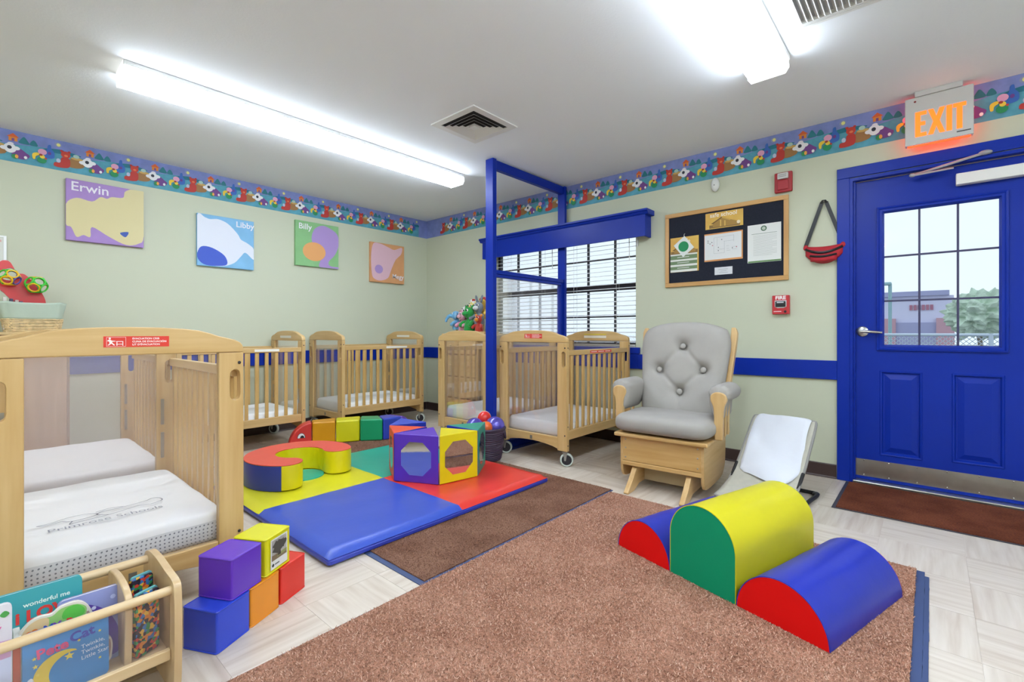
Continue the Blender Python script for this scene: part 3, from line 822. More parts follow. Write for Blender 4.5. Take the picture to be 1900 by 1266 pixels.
mattress('white crumpled mattress in the crib left of the corner crib', cr3, None, 3)
mattress('white mattress in the crib nearest the room corner', cr4, None, 4)
mattress('white mattress in the crib left of the blue post', cr5, None, 5)
mattress('white mattress in the crib beside the glider chair', cr6, None, 6)
# printed emblem and lettering on the first sheet (local mattress frame: x towards the far end)
plm = Plane((.20, .45, .110), (0, -1, 0), (1, 0, 0))
text('lettering', ma1, plm, 'Primrose Schools', -.04, .0, .047, '#8b8f9c', lift=1.5, xs=.98)
sw = [smoothpoly([(-.06, .10), (-.02, .105), (.02, .125), (.07, .125), (.10, .10), (.09, .08), (.05, .07), (.02, .075), (0, .095), (-.04, .09), (-.06, .10)], 4, False),
      smoothpoly([(.1, .12), (.14, .135), (.18, .12), (.15, .11), (.12, .115), (.1, .085), (.13, .055)], 4, False),
      smoothpoly([(.18, .115), (.25, .13), (.28, .15), (.3, .13), (.3, .095), (.26, .075), (.22, .085), (.13, .055), (.04, .045), (.02, .04), (.03, .07)], 4, False)]
strokes('emblem', ma1, plm, sw, .0035, '#4a4f66', 3)

# ================================================================ left cabinet with basket, wall pictures
t = thing('storage_cabinet', 'pinkish brown wooden cabinet under the wicker basket', 'cabinet', (-.05, 4.7, 0))
m_cab = wood('cabinet_wood', '#b08a6c', '#c29c7c', 'z', coat=.05); m_cabd = wood('cabinet_edge', '#8a6650', '#9a765e', 'z')
B('carcass', t, m_cab, -.47, .46, -.2, .23, .04, .985, .002); B('plinth', t, m_cabd, -.45, .44, -.18, .22, 0, .04)
B('top', t, wood('cabinet_top', '#c9a873', '#d8ba86', 'x'), -.48, .48, -.215, .235, .985, 1.005, .003)
for a, b in ((-.465, -.003), (.003, .455)):
    d_ = B('door', t, m_cab, a, b, -.214, -.2, .06, .97, .002); T('handle', d_, m_metal, [((a if a > 0 else b)+(.04 if a > 0 else -.04), -.225, .6), ((a if a > 0 else b)+(.04 if a > 0 else -.04), -.225, .72)], .005)
B('edge_strip', t, m_cabd, .455, .468, -.216, -.18, .04, .985)
# wicker basket
bk = thing('wicker_basket', 'wicker basket with pale green cloth liner on the cabinet', 'basket', (.245, 4.66, 1.005))
m_wick = mat('wicker', '#d8be90', .7, var=.25, vscale=40)
def rr_ring(hx, hy, r, n=10): return rrect(-hx, hx, -hy, hy, r, n)
for k in range(8):
    z = .007+k*.011; hx = .132+k*.0018; hy = .10+k*.0015
    ring_ = rr_ring(hx, hy, .04, 12)
    T('woven_strand', bk, m_wick, [(x+.0025*math.cos(i*PI+k*PI), y+.0025*math.sin(i*PI+k*PI), z+.0012*math.sin(i*PI/2+k*PI)) for i, (x, y) in enumerate(ring_)], .0055, 6, True)
B('basket_base', bk, m_wick, -.128, .128, -.095, .095, 0, .006)
bm = bmesh.new()
def liner(u, v):
    a = u*2*PI; z = .085+v*.115
    hx = .148+.022*v+.004*math.sin(a*9)*(.3+v); hy = .114+.015*v+.003*math.sin(a*7+1)*(.3+v)
    ca, sa = math.cos(a), math.sin(a); e = .45
    return (hx*math.copysign(abs(ca)**e, ca), hy*math.copysign(abs(sa)**e, sa), z+.004*math.sin(a*5)*v)
sheet(bm, liner, 72, 8, closed_u=True)
ln = fin('cloth_liner', bm, mat('liner_green', '#b4c2b0', .85, bump=.4, bscale=12, bdist=.006), bk, smooth=60)
so = ln.modifiers.new('solid', 'SOLIDIFY'); so.thickness = .004
# red toy basket with ring balls
tr = thing('red_toy', 'red plastic rounded toy sticking out of the wicker basket', 'toy', (.2, 4.66, 1.02), 0)
m_red = mat('toy_red', '#d02028', .3, coat=.3)
bm = bmesh.new()
out_ = smoothpoly([(-.113, .452), (-.09, .468), (-.06, .458), (-.028, .39), (.01, .38), (.055, .32), (.1, .24), (.112, .17), (.08, .12), (0, .13), (-.09, .25), (-.16, .32), (-.16, .40)], 4)
prism(bm, out_, .01, .06, XZ, holes=[smoothpoly([(-.11, .38), (-.06, .42), (-.03, .39), (-.045, .34), (-.09, .34)], 4)])
fin('shell', bm, m_red, tr, bevel=.008, seg=3)
def ring_ball(name, label, c, r, hexes, seed):
    rb = thing(name, label, 'toy ball', c); rnd = random.Random(seed)
    bm = bmesh.new(); bmesh.ops.create_icosphere(bm, subdivisions=1, radius=1)
    vs = [v.co.copy() for v in bm.verts][:14]; bm.free()
    for i, d in enumerate(vs):
        d = d.normalized(); a = d.orthogonal().normalized(); b = d.cross(a)
        pts = [(d*.86+(a*math.cos(q)+b*math.sin(q))*.5)*r for q in [2*PI*k/14 for k in range(14)]]
        T('ring', rb, mat('ring_'+hexes[i % len(hexes)], hexes[i % len(hexes)], .35), pts, r*.085, 6, True)
ring_ball('ring_ball', 'green and yellow openwork ring ball beside the red toy', (.262, 4.62, 1.33), .058, ['#3fc23a', '#3fc23a', '#e8b81e'], 1)
ring_ball('ring_ball', 'yellow and purple openwork ring ball in front of the red toy', (.135, 4.615, 1.37), .055, ['#e8b81e', '#5a4a96', '#e8b81e', '#3fc23a'], 2)
for k, (hx_, xx) in enumerate((('#d9cfc6', .105), ('#4a4258', .135), ('#c8b3a8', .16), ('#3c4a6a', .18), ('#7a5c50', .2))):
    o = B('picture_book', None, flat(hx_), xx, xx+.016, 4.58, 4.68, 1.02, 1.235-.008*k, .001)
    tag(o, ('upright thin book with %s spine tucked in the wicker basket' % ['pale', 'dark purple', 'beige', 'navy', 'brown'][k]), 'book', 'books in the wicker basket')
sh = thing('sign_holder', 'clear acrylic sign holder on the wall above the basket', 'sign holder', (0.03, YL-.0025, 1.445))
B('back_sheet', sh, flat('#dcdcd4'), -.09, .088, -.003, 0, .005, .235); bm = bmesh.new()
prism(bm, [(-.1, 0), (.1, 0), (.1, .245), (-.1, .245)], -.010, -.003, XZ, holes=[[(-.085, .012), (.085, .012), (.085, .233), (-.085, .233)]]); fin('clear_rim', bm, mat('clear_rim', '#eef0ee', .2), sh)
poly_print('red_print', sh, Plane((0, -.003, 0), (1, 0, 0), (0, 0, 1)), [([(-.06, .03), (.07, .03), (.07, .055), (-.06, .055)], '#d58a86'), ([(-.05, .2), (.075, .2), (.075, .215), (-.05, .215)], '#d9a49e')])

def canvas(label, x0_, z0_, bgc, shapes, name, na, nb, size, ncol='#e9e4ea', sz=.47, sw_=.475):
    t = thing('canvas_picture', label, 'picture', (x0_, YL-.001, z0_), 0, 'square animal canvases on the wall')
    B('canvas', t, mat('canvas_'+bgc, bgc, .75, var=.06, vscale=9), 0, sw_, -.03, 0, 0, sz, .003)
    pl = Plane((0, -.03, 0), (1, 0, 0), (0, 0, 1))
    for i, (nm, pts, h) in enumerate(shapes):
        pts = [(max(.0005, min(sw_-.0005, a)), max(.0005, min(sz-.0005, b))) for a, b in pts]
        poly_print(nm, t, pl, [(pts, h)], 1+i)
    text('lettering', t, pl, name, na, nb, size, ncol, lift=6, bold=.001)
canvas('purple square canvas with a cream shape, leftmost of the four pictures', .437, 1.708, '#a585c2',
    [('painted_shape', smoothpoly([(0, .12), (.0, .27), (.06, .33), (.15, .32), (.2, .365), (.24, .36), (.27, .38), (.34, .39), (.36, .45), (.475, .47), (.475, .1), (.44, .03), (.36, .008), (.25, .06), (.15, .12), (.14, .04), (.1, .05), (.06, .03), (.03, .1)]), '#d4c796'),
     ('painted_nose', smoothpoly([(.32, .10), (.375, .115), (.355, .07)], 4), '#3a55a8')], 'Erwin', .025, .385, .098)
canvas('sky blue square canvas with a white cloud shape and dark blue oval', 1.295, 1.606, '#7fb4da',
    [('painted_shape', smoothpoly([(0, .12), (0, .45), (.06, .44), (.1, .43), (.17, .44), (.25, .41), (.33, .33), (.36, .28), (.42, .25), (.475, .2), (.475, .1), (.4, .16), (.36, .12), (.3, .05), (.2, .01), (.1, .02)]), '#dcdfea'),
     ('painted_oval', smoothpoly([(.0, .08), (.03, .17), (.12, .17), (.22, .11), (.24, .03), (.15, .008), (.05, .015)]), '#3a57c0')], 'Libby', .315, .395, .075)
canvas('green square canvas with purple and orange shapes, third from left', 2.171, 1.703, '#86b87e',
    [('painted_shape', smoothpoly([(.26, .0), (.27, .1), (.2, .2), (.17, .3), (.2, .4), (.28, .45), (.36, .44), (.46, .38), (.475, .26), (.43, .15), (.36, .07), (.38, .025), (.475, .02), (.475, 0)]), '#a88cc6'),
     ('painted_oval', circ(.2, .16, .125, .1, 24), '#e0a162')], 'Billy', .03, .385, .085)
canvas('orange square canvas with a pink shape, nearest the room corner', 3.043, 1.602, '#d69a68',
    [('painted_shape', smoothpoly([(.02, .1), (.01, .3), (.04, .45), (.14, .46), (.25, .43), (.33, .41), (.44, .45), (.43, .37), (.35, .29), (.29, .17), (.24, .06), (.13, .02), (.05, .04)]), '#ddb4c0'),
     ('painted_oval', circ(.115, .155, .055, .052, 20), '#a98cc4')], 'Megy', .30, .06, .078)

# ================================================================ dresser with puppets
dr = thing('dresser', 'wooden dresser with knobbed drawers in the room corner', 'dresser', (3.645, 3.775, 0))
B('carcass', dr, wood('dresser_frame', '#8f6a38', '#a27c46', 'z'), -.245, .235, -.27, .255, .05, .965, .003)  # carcass wood darkened so the gaps between drawers read as shade
B('top', dr, m_maple_y, -.26, .236, -.28, .265, .965, .99, .004); B('plinth', dr, m_maple_y, -.22, .23, -.25, .24, 0, .05)
for z0_, z1_ in ((.775, .955), (.538, .760), (.308, .523), (.07, .293)):
    d_ = B('drawer', dr, m_maple_y, -.262, -.245, -.26, .245, z0_, z1_, .003)
    for yy in (-.17, .11): E('knob', d_, m_maple_x, (-.272, yy, (z0_+z1_)/2), (.012, .014, .014))
rk = thing('puppet_rack', 'wooden peg rack holding the plush puppets on the dresser', 'rack', (3.62, 3.76, .99))
B('rack_base', rk, m_maple_y, -.11, .12, -.26, .26, 0, .022, .003)
PEGS = []
def peg(x, y, h): T('peg', rk, m_maple_z, [(x, y, .022), (x, y, h)], .008)
def plush(h): return mat('plush_'+h, h, .95, var=.12, vscale=60, bump=.6, bscale=120, bdist=.003, sheen=.3)
m_eye = mat('eye_black', '#15151a', .2); m_eyew = mat('eye_white', '#eceae6', .4)
def puppet(label, x, y, z, hx, belly, ear, snout=None, cat='puppet', scale=1.0, rz=PI, ears='round', mane=None, nose=None, lean=0, comb=None):
    """hand puppet seated on a peg; faces -x after rz"""
    t = thing('animal_puppet', label, cat, (3.62+x, 3.76+y, .99+z), rz, 'plush hand puppets on the dresser')
    t.scale = (scale,)*3
    peg(x, y, z+.1)
    M_ = plush(hx)
    bm = bmesh.new()
    # continuous body: stacked rings from hem to crown
    prof = [(.052, 0), (.056, .02), (.052, .05), (.045, .08), (.034, .10), (.026, .113), (.034, .125), (.046, .145), (.05, .17), (.044, .195), (.028, .212), (0, .22)]
    lathe(bm, [(0, 0)]+prof, 20)
    for v in bm.verts:
        if v.co.z > .115: v.co.x += .012
        v.co.x += lean*v.co.z
    # arms pulled out of the flanks
    for s in (-1, 1):
        tube(bm, [(0, s*.03, .088), (.028, s*.058, .08), (.055, s*.066, .055), (.062, s*.064, .045)], [.018, .02, .021, .012], 10)
    fin('body', bm, M_, t, smooth=70)
    E('muzzle', t, plush(snout or belly), (.058, 0, .158), (.026, .03, .022))
    if nose: E('nose', t, plush(nose), (.084, 0, .166), (.008, .012, .009))
    for s in (-1, 1):
        E('eye', t, m_eyew, (.05, s*.02, .187), (.010, .012, .013)); E('pupil', t, m_eye, (.058, s*.02, .187), (.005, .007, .008))
        if ears == 'round': E('ear', t, plush(ear), (.005, s*.042, .215), (.012, .02, .02))
        elif ears == 'long': E('ear', t, plush(ear), (0, s*.03, .245), (.012, .014, .045), (s*-.25, 0, 0))
        elif ears == 'flop': E('ear', t, plush(ear), (.005, s*.062, .165), (.014, .028, .042), (s*.5, 0, 0))
    if mane:
        for k in range(9):
            a = PI*(k/8)*1.1-.15; E('mane_tuft', t, plush(mane), (-.008, .06*math.cos(a), .165+.06*math.sin(a)), (.02, .02, .02), u=10, v=6)
    if comb:
        for k in (-1, 0, 1): E('comb', t, plush(comb), (.01+k*.014, 0, .225), (.009, .008, .016), u=10, v=6)
    if label.startswith('light blue'):
        T('trunk', t, M_, [(.06, 0, .17), (.1, 0, .155), (.125, .0, .12), (.13, 0, .09)], [.024, .02, .016, .013], 10)
    return t
puppet('light blue elephant puppet with a trunk, leftmost on the dresser', -.06, .225, .045, '#6aa6cf', '#6aa6cf', '#8fbfe0', rz=PI*.72, ears='flop', scale=.95)
puppet('white puppet with black eyes behind the blue elephant', .03, .15, .09, '#dfdcd8', '#e6e2de', '#3a3538', rz=PI*.85, nose='#d08a9a')
puppet('pink puppet between the white and the green puppets', -.06, .115, .03, '#d79aae', '#e2b0c0', '#c98598', rz=PI*.95, scale=1.0)
puppet('bright green puppet with spread arms in front on the dresser', -.075, -.005, .022, '#1f8f3a', '#259a42', '#1f8f3a', rz=PI*.98, scale=1.22)
puppet('yellow puppet above the green one', .03, .045, .12, '#e2d07a', '#e8c85a', '#e2d07a', snout='#e0a83a', rz=PI*.95)
puppet('white puppet with a red comb at the back of the dresser', .09, .1, .15, '#e6e2de', '#e6e2de', '#e6e2de', snout='#e0952f', comb='#c22a2a', rz=PI)
puppet('grey donkey puppet beside the blue post', -.03, -.1, .1, '#7d858e', '#d8d8d6', '#6f7780', ears='long', rz=PI*1.05, scale=1.1)
puppet('yellow puppet with a red mane at the back beside the blue post', .06, -.08, .16, '#d9b04a', '#e8c860', '#c03a2c', mane='#b8322a', rz=PI)
puppet('red and orange puppet low beside the blue post', -.09, -.16, .02, '#b5352a', '#e08a2c', '#e08a2c', snout='#e8912c', rz=PI*1.05, scale=.8)

# ================================================================ rugs and mats
def carpet(name, a, b2, b3):
    m = bpy.data.materials.new(name); m.use_nodes = True; N = m.node_tree.nodes; LK = m.node_tree.links; b = N['Principled BSDF']
    tc = N.new('ShaderNodeTexCoord')
    n1 = N.new('ShaderNodeTexNoise'); n1.inputs['Scale'].default_value = 120; n1.inputs['Detail'].default_value = 5; n1.inputs['Roughness'].default_value = .7
    n2 = N.new('ShaderNodeTexNoise'); n2.inputs['Scale'].default_value = 5; n2.inputs['Detail'].default_value = 4
    LK.new(tc.outputs['Object'], n1.inputs[0]); LK.new(tc.outputs['Object'], n2.inputs[0])
    r = N.new('ShaderNodeValToRGB'); r.color_ramp.elements[0].position = .36; r.color_ramp.elements[0].color = lin(a); r.color_ramp.elements[1].position = .64; r.color_ramp.elements[1].color = lin(b2)
    r2 = N.new('ShaderNodeValToRGB'); r2.color_ramp.elements[0].position = .38; r2.color_ramp.elements[0].color = lin(b3); r2.color_ramp.elements[1].position = .6; r2.color_ramp.elements[1].color = (1, 1, 1, 1)
    mx = N.new('ShaderNodeMix'); mx.data_type = 'RGBA'; mx.blend_type = 'MULTIPLY'; mx.inputs['Factor'].default_value = .55
    LK.new(n1.outputs['Fac'], r.inputs[0]); LK.new(n2.outputs['Fac'], r2.inputs[0]); LK.new(r.outputs[0], mx.inputs['A']); LK.new(r2.outputs[0], mx.inputs['B']); LK.new(mx.outputs['Result'], b.inputs['Base Color'])
    b.inputs['Roughness'].default_value = .95; b.inputs['Specular IOR Level'].default_value = .15
    bp = N.new('ShaderNodeBump'); bp.inputs['Strength'].default_value = .9; bp.inputs['Distance'].default_value = .006
    LK.new(n1.outputs['Fac'], bp.inputs['Height']); LK.new(bp.outputs[0], b.inputs['Normal'])
    return m
m_rug = carpet('brown_carpet', '#8a6451', '#c39078', '#c4aca2')
m_rug2 = carpet('dark_brown_carpet', '#6e4e40', '#9c745f', '#b39c90')
m_rug3 = carpet('door_carpet', '#633526', '#85492f', '#a99084')
def fibre(name, *cs):
    m = bpy.data.materials.new(name); m.use_nodes = True; N = m.node_tree.nodes; LK = m.node_tree.links; b = N['Principled BSDF']
    g_ = N.new('ShaderNodeNewGeometry'); r_ = N.new('ShaderNodeValToRGB')
    r_.color_ramp.elements[0].color = lin(cs[0]); r_.color_ramp.elements[1].color = lin(cs[-1])
    for k, c in enumerate(cs[1:-1]): e = r_.color_ramp.elements.new((k+1)/(len(cs)-1)); e.color = lin(c)
    LK.new(g_.outputs['Random Per Island'], r_.inputs[0]); LK.new(r_.outputs[0], b.inputs['Base Color']); b.inputs['Roughness'].default_value = .9; b.inputs['Specular IOR Level'].default_value = .1
    return m
m_fib = fibre('rug_fibre', '#a0765f', '#bf917a', '#cda38d', '#d6b39f'); m_fib2 = fibre('rug_fibre_dark', '#6e4d3d', '#936c57', '#a57c66')
m_bind = mat('navy_binding', '#3b4a72', .55)
def rug(name, label, x0_, x1_, y0_, y1_, z0_, th, m, bind, mb=None, tufts=0, mt_=None):
    """bind: widths of the edging on -x, +x, -y, +y"""
    mb = mb or m_bind
    t = thing(name, label, 'rug', ((x0_+x1_)/2, (y0_+y1_)/2, z0_))
    hx, hy = (x1_-x0_)/2, (y1_-y0_)/2
    B('backing', t, mb, -hx, hx, -hy, hy, 0, th*.45, .001)
    bm = bmesh.new(); n_ = 60
    a0, a1, c0_, c1_ = -hx+bind[0], hx-bind[1], -hy+bind[2], hy-bind[3]
    rnd = random.Random(3)
    def edge(k, base): return base+rnd.uniform(-.0015, .0015)
    outl = [(a0+(a1-a0)*k/n_, edge(k, c0_)) for k in range(n_)]+[(edge(k, a1), c0_+(c1_-c0_)*k/n_) for k in range(n_)]+[(a1-(a1-a0)*k/n_, edge(k, c1_)) for k in range(n_)]+[(edge(k, a0), c1_-(c1_-c0_)*k/n_) for k in range(n_)]
    prism(bm, outl, th*.45, th, XYZ)
    fin('pile', bm, m, t)
    if tufts:
        rn = random.Random(tufts); vs = []; fs = []
        for k in range(tufts):
            x, y = rn.uniform(a0, a1), rn.uniform(c0_, c1_); a = rn.uniform(0, 2*PI); h_ = rn.uniform(.004, .0085); ln_ = rn.uniform(.5, 1.4)*h_; w_ = rn.uniform(.0012, .0026)
            ca, sa = math.cos(a), math.sin(a); b_ = rn.uniform(0, 2*PI); i = len(vs)
            vs += [(x-ca*w_, y-sa*w_, th-.001), (x+ca*w_, y+sa*w_, th-.001), (x+math.cos(b_)*ln_, y+math.sin(b_)*ln_, th+h_*.8)]
            fs.append((i, i+1, i+2))
        me = bpy.data.meshes.new('pile_fibres'); me.from_pydata(vs, [], fs); me.materials.append(mt_); o = link(bpy.data.objects.new('pile_fibres', me), t); o['kind'] = 'stuff'
    return t
rug('floor_rug', 'large brown rug with navy edge under the foam climber', .15, 2.605, .02, 1.502, 0, .013, m_rug, (.02, .004, .026, .012), None, 170000, m_fib)
rug('under_rug', 'navy edge of a rug peeking out beneath the large brown rug', 1.2, 2.56, .006, .02, 0, .006, m_bind, (0, 0, 0, 0))
rug('floor_rug', 'darker brown rug with navy edge under the coloured floor mat', 1.155, 2.66, 1.505, 3.99, 0, .008, m_rug2, (.026, .004, .012, .012), None, 70000, m_fib2)
rug('door_mat', 'rust brown doormat with black edge in front of the blue door', 3.235, 3.86, -.62, .428, 0, .009, m_rug3, (.012, .012, .02, .02), mat('black_edge', '#3a3b44', .5))
# four-colour floor mat
V_BLUE, V_RED, V_YEL, V_GRN = vinyl('vinyl_blue', '#3350b6'), vinyl('vinyl_red', '#d8362b'), vinyl('vinyl_yellow', '#d2cc1c'), vinyl('vinyl_green', '#0aa089')
mtt = thing('play_mat', 'padded floor mat of blue, red, yellow and green quarters', 'play mat', (1.748, 2.675, .008))
bx0, bx1, by0, by1 = -.765, .765, -.765, .765
def quarter(a0, a1, c0_, c1_, m, nm, lab):
    bm = bmesh.new(); nn = 24
    def top(u, v):
        x = a0+(a1-a0)*u; y = c0_+(c1_-c0_)*v
        e = min(x-bx0, bx1-x, y-by0, by1-y)
        dz = 0 if e > .035 else .022*(1-e/.035)**2
        n_ = mnoise.noise(Vector((x*5, y*5, 3)))*.004
        seam = min(abs(x), abs(y)); s_ = .003*math.exp(-(seam/.012)**2)
        return (x, y, .048-dz+n_*(1 if e > .02 else .2)-s_)
    us = sheet(bm, top, nn, nn)
    o = fin('quarter', bm, m, mtt, smooth=60); o['label'] = lab
quarter(bx0, 0, by0, 0, V_BLUE, 'b', 'blue quarter'); quarter(0, bx1, by0, 0, V_RED, 'r', 'red quarter')
quarter(bx0, 0, 0, by1, V_YEL, 'y', 'yellow quarter'); quarter(0, bx1, 0, by1, V_GRN, 'g', 'green quarter')
bm = bmesh.new(); prism(bm, rrect(bx0-.004, bx1+.004, by0-.004, by1+.004, .02, 4), 0, .022, XYZ); fin('mat_side', bm, mat('mat_side_blue', '#2a3aa6', .4, coat=.2), mtt, bevel=.006, seg=3)
bm = bmesh.new(); prism(bm, rrect(bx0-.001, bx1+.001, by0-.001, by1+.001, .012, 4), .022, .0255, XYZ); fin('mat_core', bm, mat('mat_side_blue', '#2a3aa6', .4), mtt)
Q_Z = .008+.047
# horseshoe foam cushion
hs = thing('foam_horseshoe', 'horseshoe foam cushion with red top and yellow inside on the mat', 'foam cushion', (1.405, 3.12, Q_Z+.002))
def horseshoe():
    Ro, Ri = .325, .145; rm, hw = (Ro+Ri)/2, (Ro-Ri)/2
    a0, a1 = math.radians(-20), math.radians(228)
    out_p = [(Ro*math.cos(a0+(a1-a0)*k/40), Ro*math.sin(a0+(a1-a0)*k/40)) for k in range(41)]
    e1 = [(rm*math.cos(a1)+hw*math.cos(a1+PI*k/12), rm*math.sin(a1)+hw*math.sin(a1+PI*k/12)) for k in range(1, 12)]
    inn = [(Ri*math.cos(a1-(a1-a0)*k/30), Ri*math.sin(a1-(a1-a0)*k/30)) for k in range(31)]
    e0 = [(rm*math.cos(a0)+hw*math.cos(a0+PI+PI*k/12), rm*math.sin(a0)+hw*math.sin(a0+PI+PI*k/12)) for k in range(1, 12)]
    return out_p, e1, inn, e0
o_, e1, inn, e0 = horseshoe()
V_B2 = vinyl('vinyl_navy', '#2c3c96'); V_R2 = vinyl('vinyl_coral', '#dc5044'); V_Y2 = vinyl('vinyl_mustard', '#dccf08')
HH = .15
full = o_+e1+inn+e0
bm = bmesh.new(); prism(bm, full, .004, HH, XYZ); hb = fin('foam_body', bm, V_Y2, hs, smooth=30, bevel=.004)
bm = bmesh.new(); prism(bm, full, HH, HH+.006, XYZ); fin('top_cover', bm, V_R2, hs, bevel=.004)
bm = bmesh.new()
op = [(x*1.004, y*1.004) for x, y in o_]; ip = [(x*.985, y*.985) for x, y in o_]
prism(bm, op+ip[::-1], .002, HH-.001, XYZ); fin('outer_cover', bm, V_B2, hs, smooth=30)
bm = bmesh.new(); lathe(bm, [(0, .006), (.125, .006), (.128, .003), (.128, 0), (0, 0)], 32)
gd = fin('foam_disc', bm, V_GRN, None, smooth=40, loc=(1.42, 3.10, Q_Z+.002)); tag(gd, 'flat green disc lying inside the horseshoe cushion', 'play disc')
# caterpillar
ct = thing('foam_caterpillar', 'curved foam caterpillar of red, orange, yellow, green, blue and purple blocks', 'foam toy', (2.305, 3.905, .0082))
pts = [(-.53, .235), (-.354, .185), (-.184, .089), (.001, -.004), (.16, -.133), (.355, -.15), (.52, -.08)]
cols = ['#c9362f', '#d0900e', '#d2cc0c', '#0f9560', '#2b43b0', '#6a49b4']
DD_, Hc = (.1, .14, .19, .2, .2, .2, .17), .198
offs = []
for i, p in enumerate(pts):
    a = Vector(pts[max(i-1, 0)]); b = Vector(pts[min(i+1, len(pts)-1)]); d = (b-a).normalized(); offs.append(Vector((-d.y, d.x)))
for i in range(6):
    p, q = Vector(pts[i]), Vector(pts[i+1]); pb, qb = p+offs[i]*DD_[i], q+offs[i+1]*DD_[i+1]
    m = vinyl('cat_'+cols[i], cols[i])
    bm = bmesh.new(); sh_ = .003
    def mix(t, back): 
        a, b = (pb, qb) if back else (p, q)
        v = a.lerp(b, t); return v
    if i in (0, 5):
        prof = []
        n_ = 10
        if i == 0: pr = [(1-math.cos(math.radians(90*k/n_)), Hc*1.0*math.sin(math.radians(90*k/n_))) for k in range(n_+1)]+[(.985, Hc), (.985, 0)]
        else: pr = [(.015, 0), (.015, Hc)]+[(math.sin(math.radians(90*k/n_)), Hc*math.cos(math.radians(90*k/n_))) for k in range(1, n_+1)]
        if i == 0: pr = pr[:-2]+[(.985, 0)] if False else [(min(a, .985), b) for a, b in pr]
        f_ = [bm.verts.new((*mix(t, False), z)) for t, z in pr]; b_ = [bm.verts.new((*mix(t, True), z)) for t, z in pr]
        bm.faces.new(f_); bm.faces.new(b_[::-1])
        for k in range(len(pr)): bm.faces.new((f_[k], f_[(k+1) % len(pr)], b_[(k+1) % len(pr)], b_[k]))
        bmesh.ops.remove_doubles(bm, verts=bm.verts, dist=1e-5)
    else:
        vs = [bm.verts.new((*mix(t, b), z)) for z in (0, Hc) for t, b in ((.012, 0), (.988, 0), (.988, 1), (.012, 1))]
        for f in ((0, 3, 2, 1), (4, 5, 6, 7), (0, 1, 5, 4), (1, 2, 6, 5), (2, 3, 7, 6), (3, 0, 4, 7)): bm.faces.new([vs[k] for k in f])
    sg = fin('foam_segment', bm, m, ct, bevel=.014, seg=3)
    if i == 0:
        d = (q-p).normalized(); pe = Plane((*(p), 0), (d.x, d.y, 0), (0, 0, 1))
        poly_print('eye', sg, pe, [(circ(.095, .07, .033, .045, 20, 0, 180), '#1a1a1c'), (circ(.095, .071, .029, .04, 20, 0, 180), '#e8e8e6'), (circ(.102, .071, .017, .022, 16, 0, 180), '#1a1a1c')], 2)
# mirror ring of foam wedges
m_mir = mat('play_mirror', '#e6e6e6', .04, metal=1, bump=.12, bscale=5, bdist=.004)
mr = thing('mirror_ring', 'ring of coloured foam wedges with octagonal mirrors on the mat', 'foam toy', (2.0, 2.5, Q_Z+.003))
chain = [((2.10, 2.975), (1.885, 2.81), '#2f49b8'), ((1.882, 2.805), (1.748, 2.555), '#e0492c'), ((1.748, 2.552), (1.882, 2.275), '#5a2fb0'), ((1.886, 2.273), (2.168, 2.222), '#dccb06'), ((2.171, 2.224), (2.412, 2.395), '#11907a')]
V_IN = vinyl('vinyl_inner_blue', '#2334a4'); HM = .302
for k, (p, q, hx_) in enumerate(chain):
    p, q = Vector(p)-Vector((2.0, 2.5)), Vector(q)-Vector((2.0, 2.5)); d = (q-p); Ln = d.length; d.normalize(); n_ = Vector((-d.y, d.x))
    ap = (p+q)/2+n_*Ln*.84
    V_O = vinyl('wedge_'+hx_, hx_, .42)
    bm = bmesh.new()
    lo = [bm.verts.new((*w, .0)) for w in (p, q, ap)]; hi = [bm.verts.new((*w, HM)) for w in (p, q, ap)]
    bm.faces.new(hi).material_index = 0; bm.faces.new(lo[::-1]).material_index = 0
    for i_ in range(3): bm.faces.new((lo[i_], lo[(i_+1) % 3], hi[(i_+1) % 3], hi[i_])).material_index = 0 if i_ == 0 else 1
    w = fin('foam_wedge', bm, [V_O, V_IN], mr, bevel=.005, seg=3)
    pe = Plane((*p, 0), (d.x, d.y, 0), (0, 0, 1))
    c_, s_ = Ln/2, .104; cz = HM/2
    oc = [(c_+s_*a, cz+s_*b) for a, b in ((-.45, -1), (.45, -1), (1, -.45), (1, .45), (.45, 1), (-.45, 1), (-1, .45), (-1, -.45))]
    poly_print('mirror', w, pe, [(oc, m_mir)], 2)['label'] = 'octagonal mirror'
    bm = bmesh.new(); oi = [(c_+(a-c_)*1.06, cz+(b-cz)*1.06) for a, b in oc]
    prism(bm, oi, 0, .0016, lambda u, v, ww: pe.at(u, v, ww), holes=[oc]); fin('mirror_rim', bm, V_O, w)

# ================================================================ basket of balls
tb = thing('ball_basket', 'dark purple woven tub full of balls by the blue post', 'basket', (2.645, 2.615, .0082))
m_tub = mat('tub_purple', '#3a2c42', .55)
for k in range(17):
    z = .012+k*.0138; r = .112+.030*(k/16)**.9
    T('woven_band', tb, m_tub, [(r*math.cos(a), r*math.sin(a), z+.002*math.sin(a*5+k)) for a in [2*PI*i/28 for i in range(28)]], .0085, 6, True)
bm = bmesh.new(); lathe(bm, [(0, .003), (.108, .003), (.138, .235), (.13, .235), (.1, .012), (0, .012)], 28); fin('tub_wall', bm, m_tub, tb, smooth=50)
T('rim', tb, m_tub, [(.144*math.cos(a), .144*math.sin(a), .245) for a in [2*PI*i/32 for i in range(32)]], .011, 8, True)
for a in (-.9, 2.3): T('handle', tb, m_tub, [(.15*math.cos(a+q), .15*math.sin(a+q), .215-.05*math.sin((q+.35)/.7*PI)) for q in [-.35+.7*i/8 for i in range(9)]], .007, 6)
m_pb = mat('ball_purple', '#5a50b4', .22, metal=.35, var=.1, vscale=5, coat=.4)
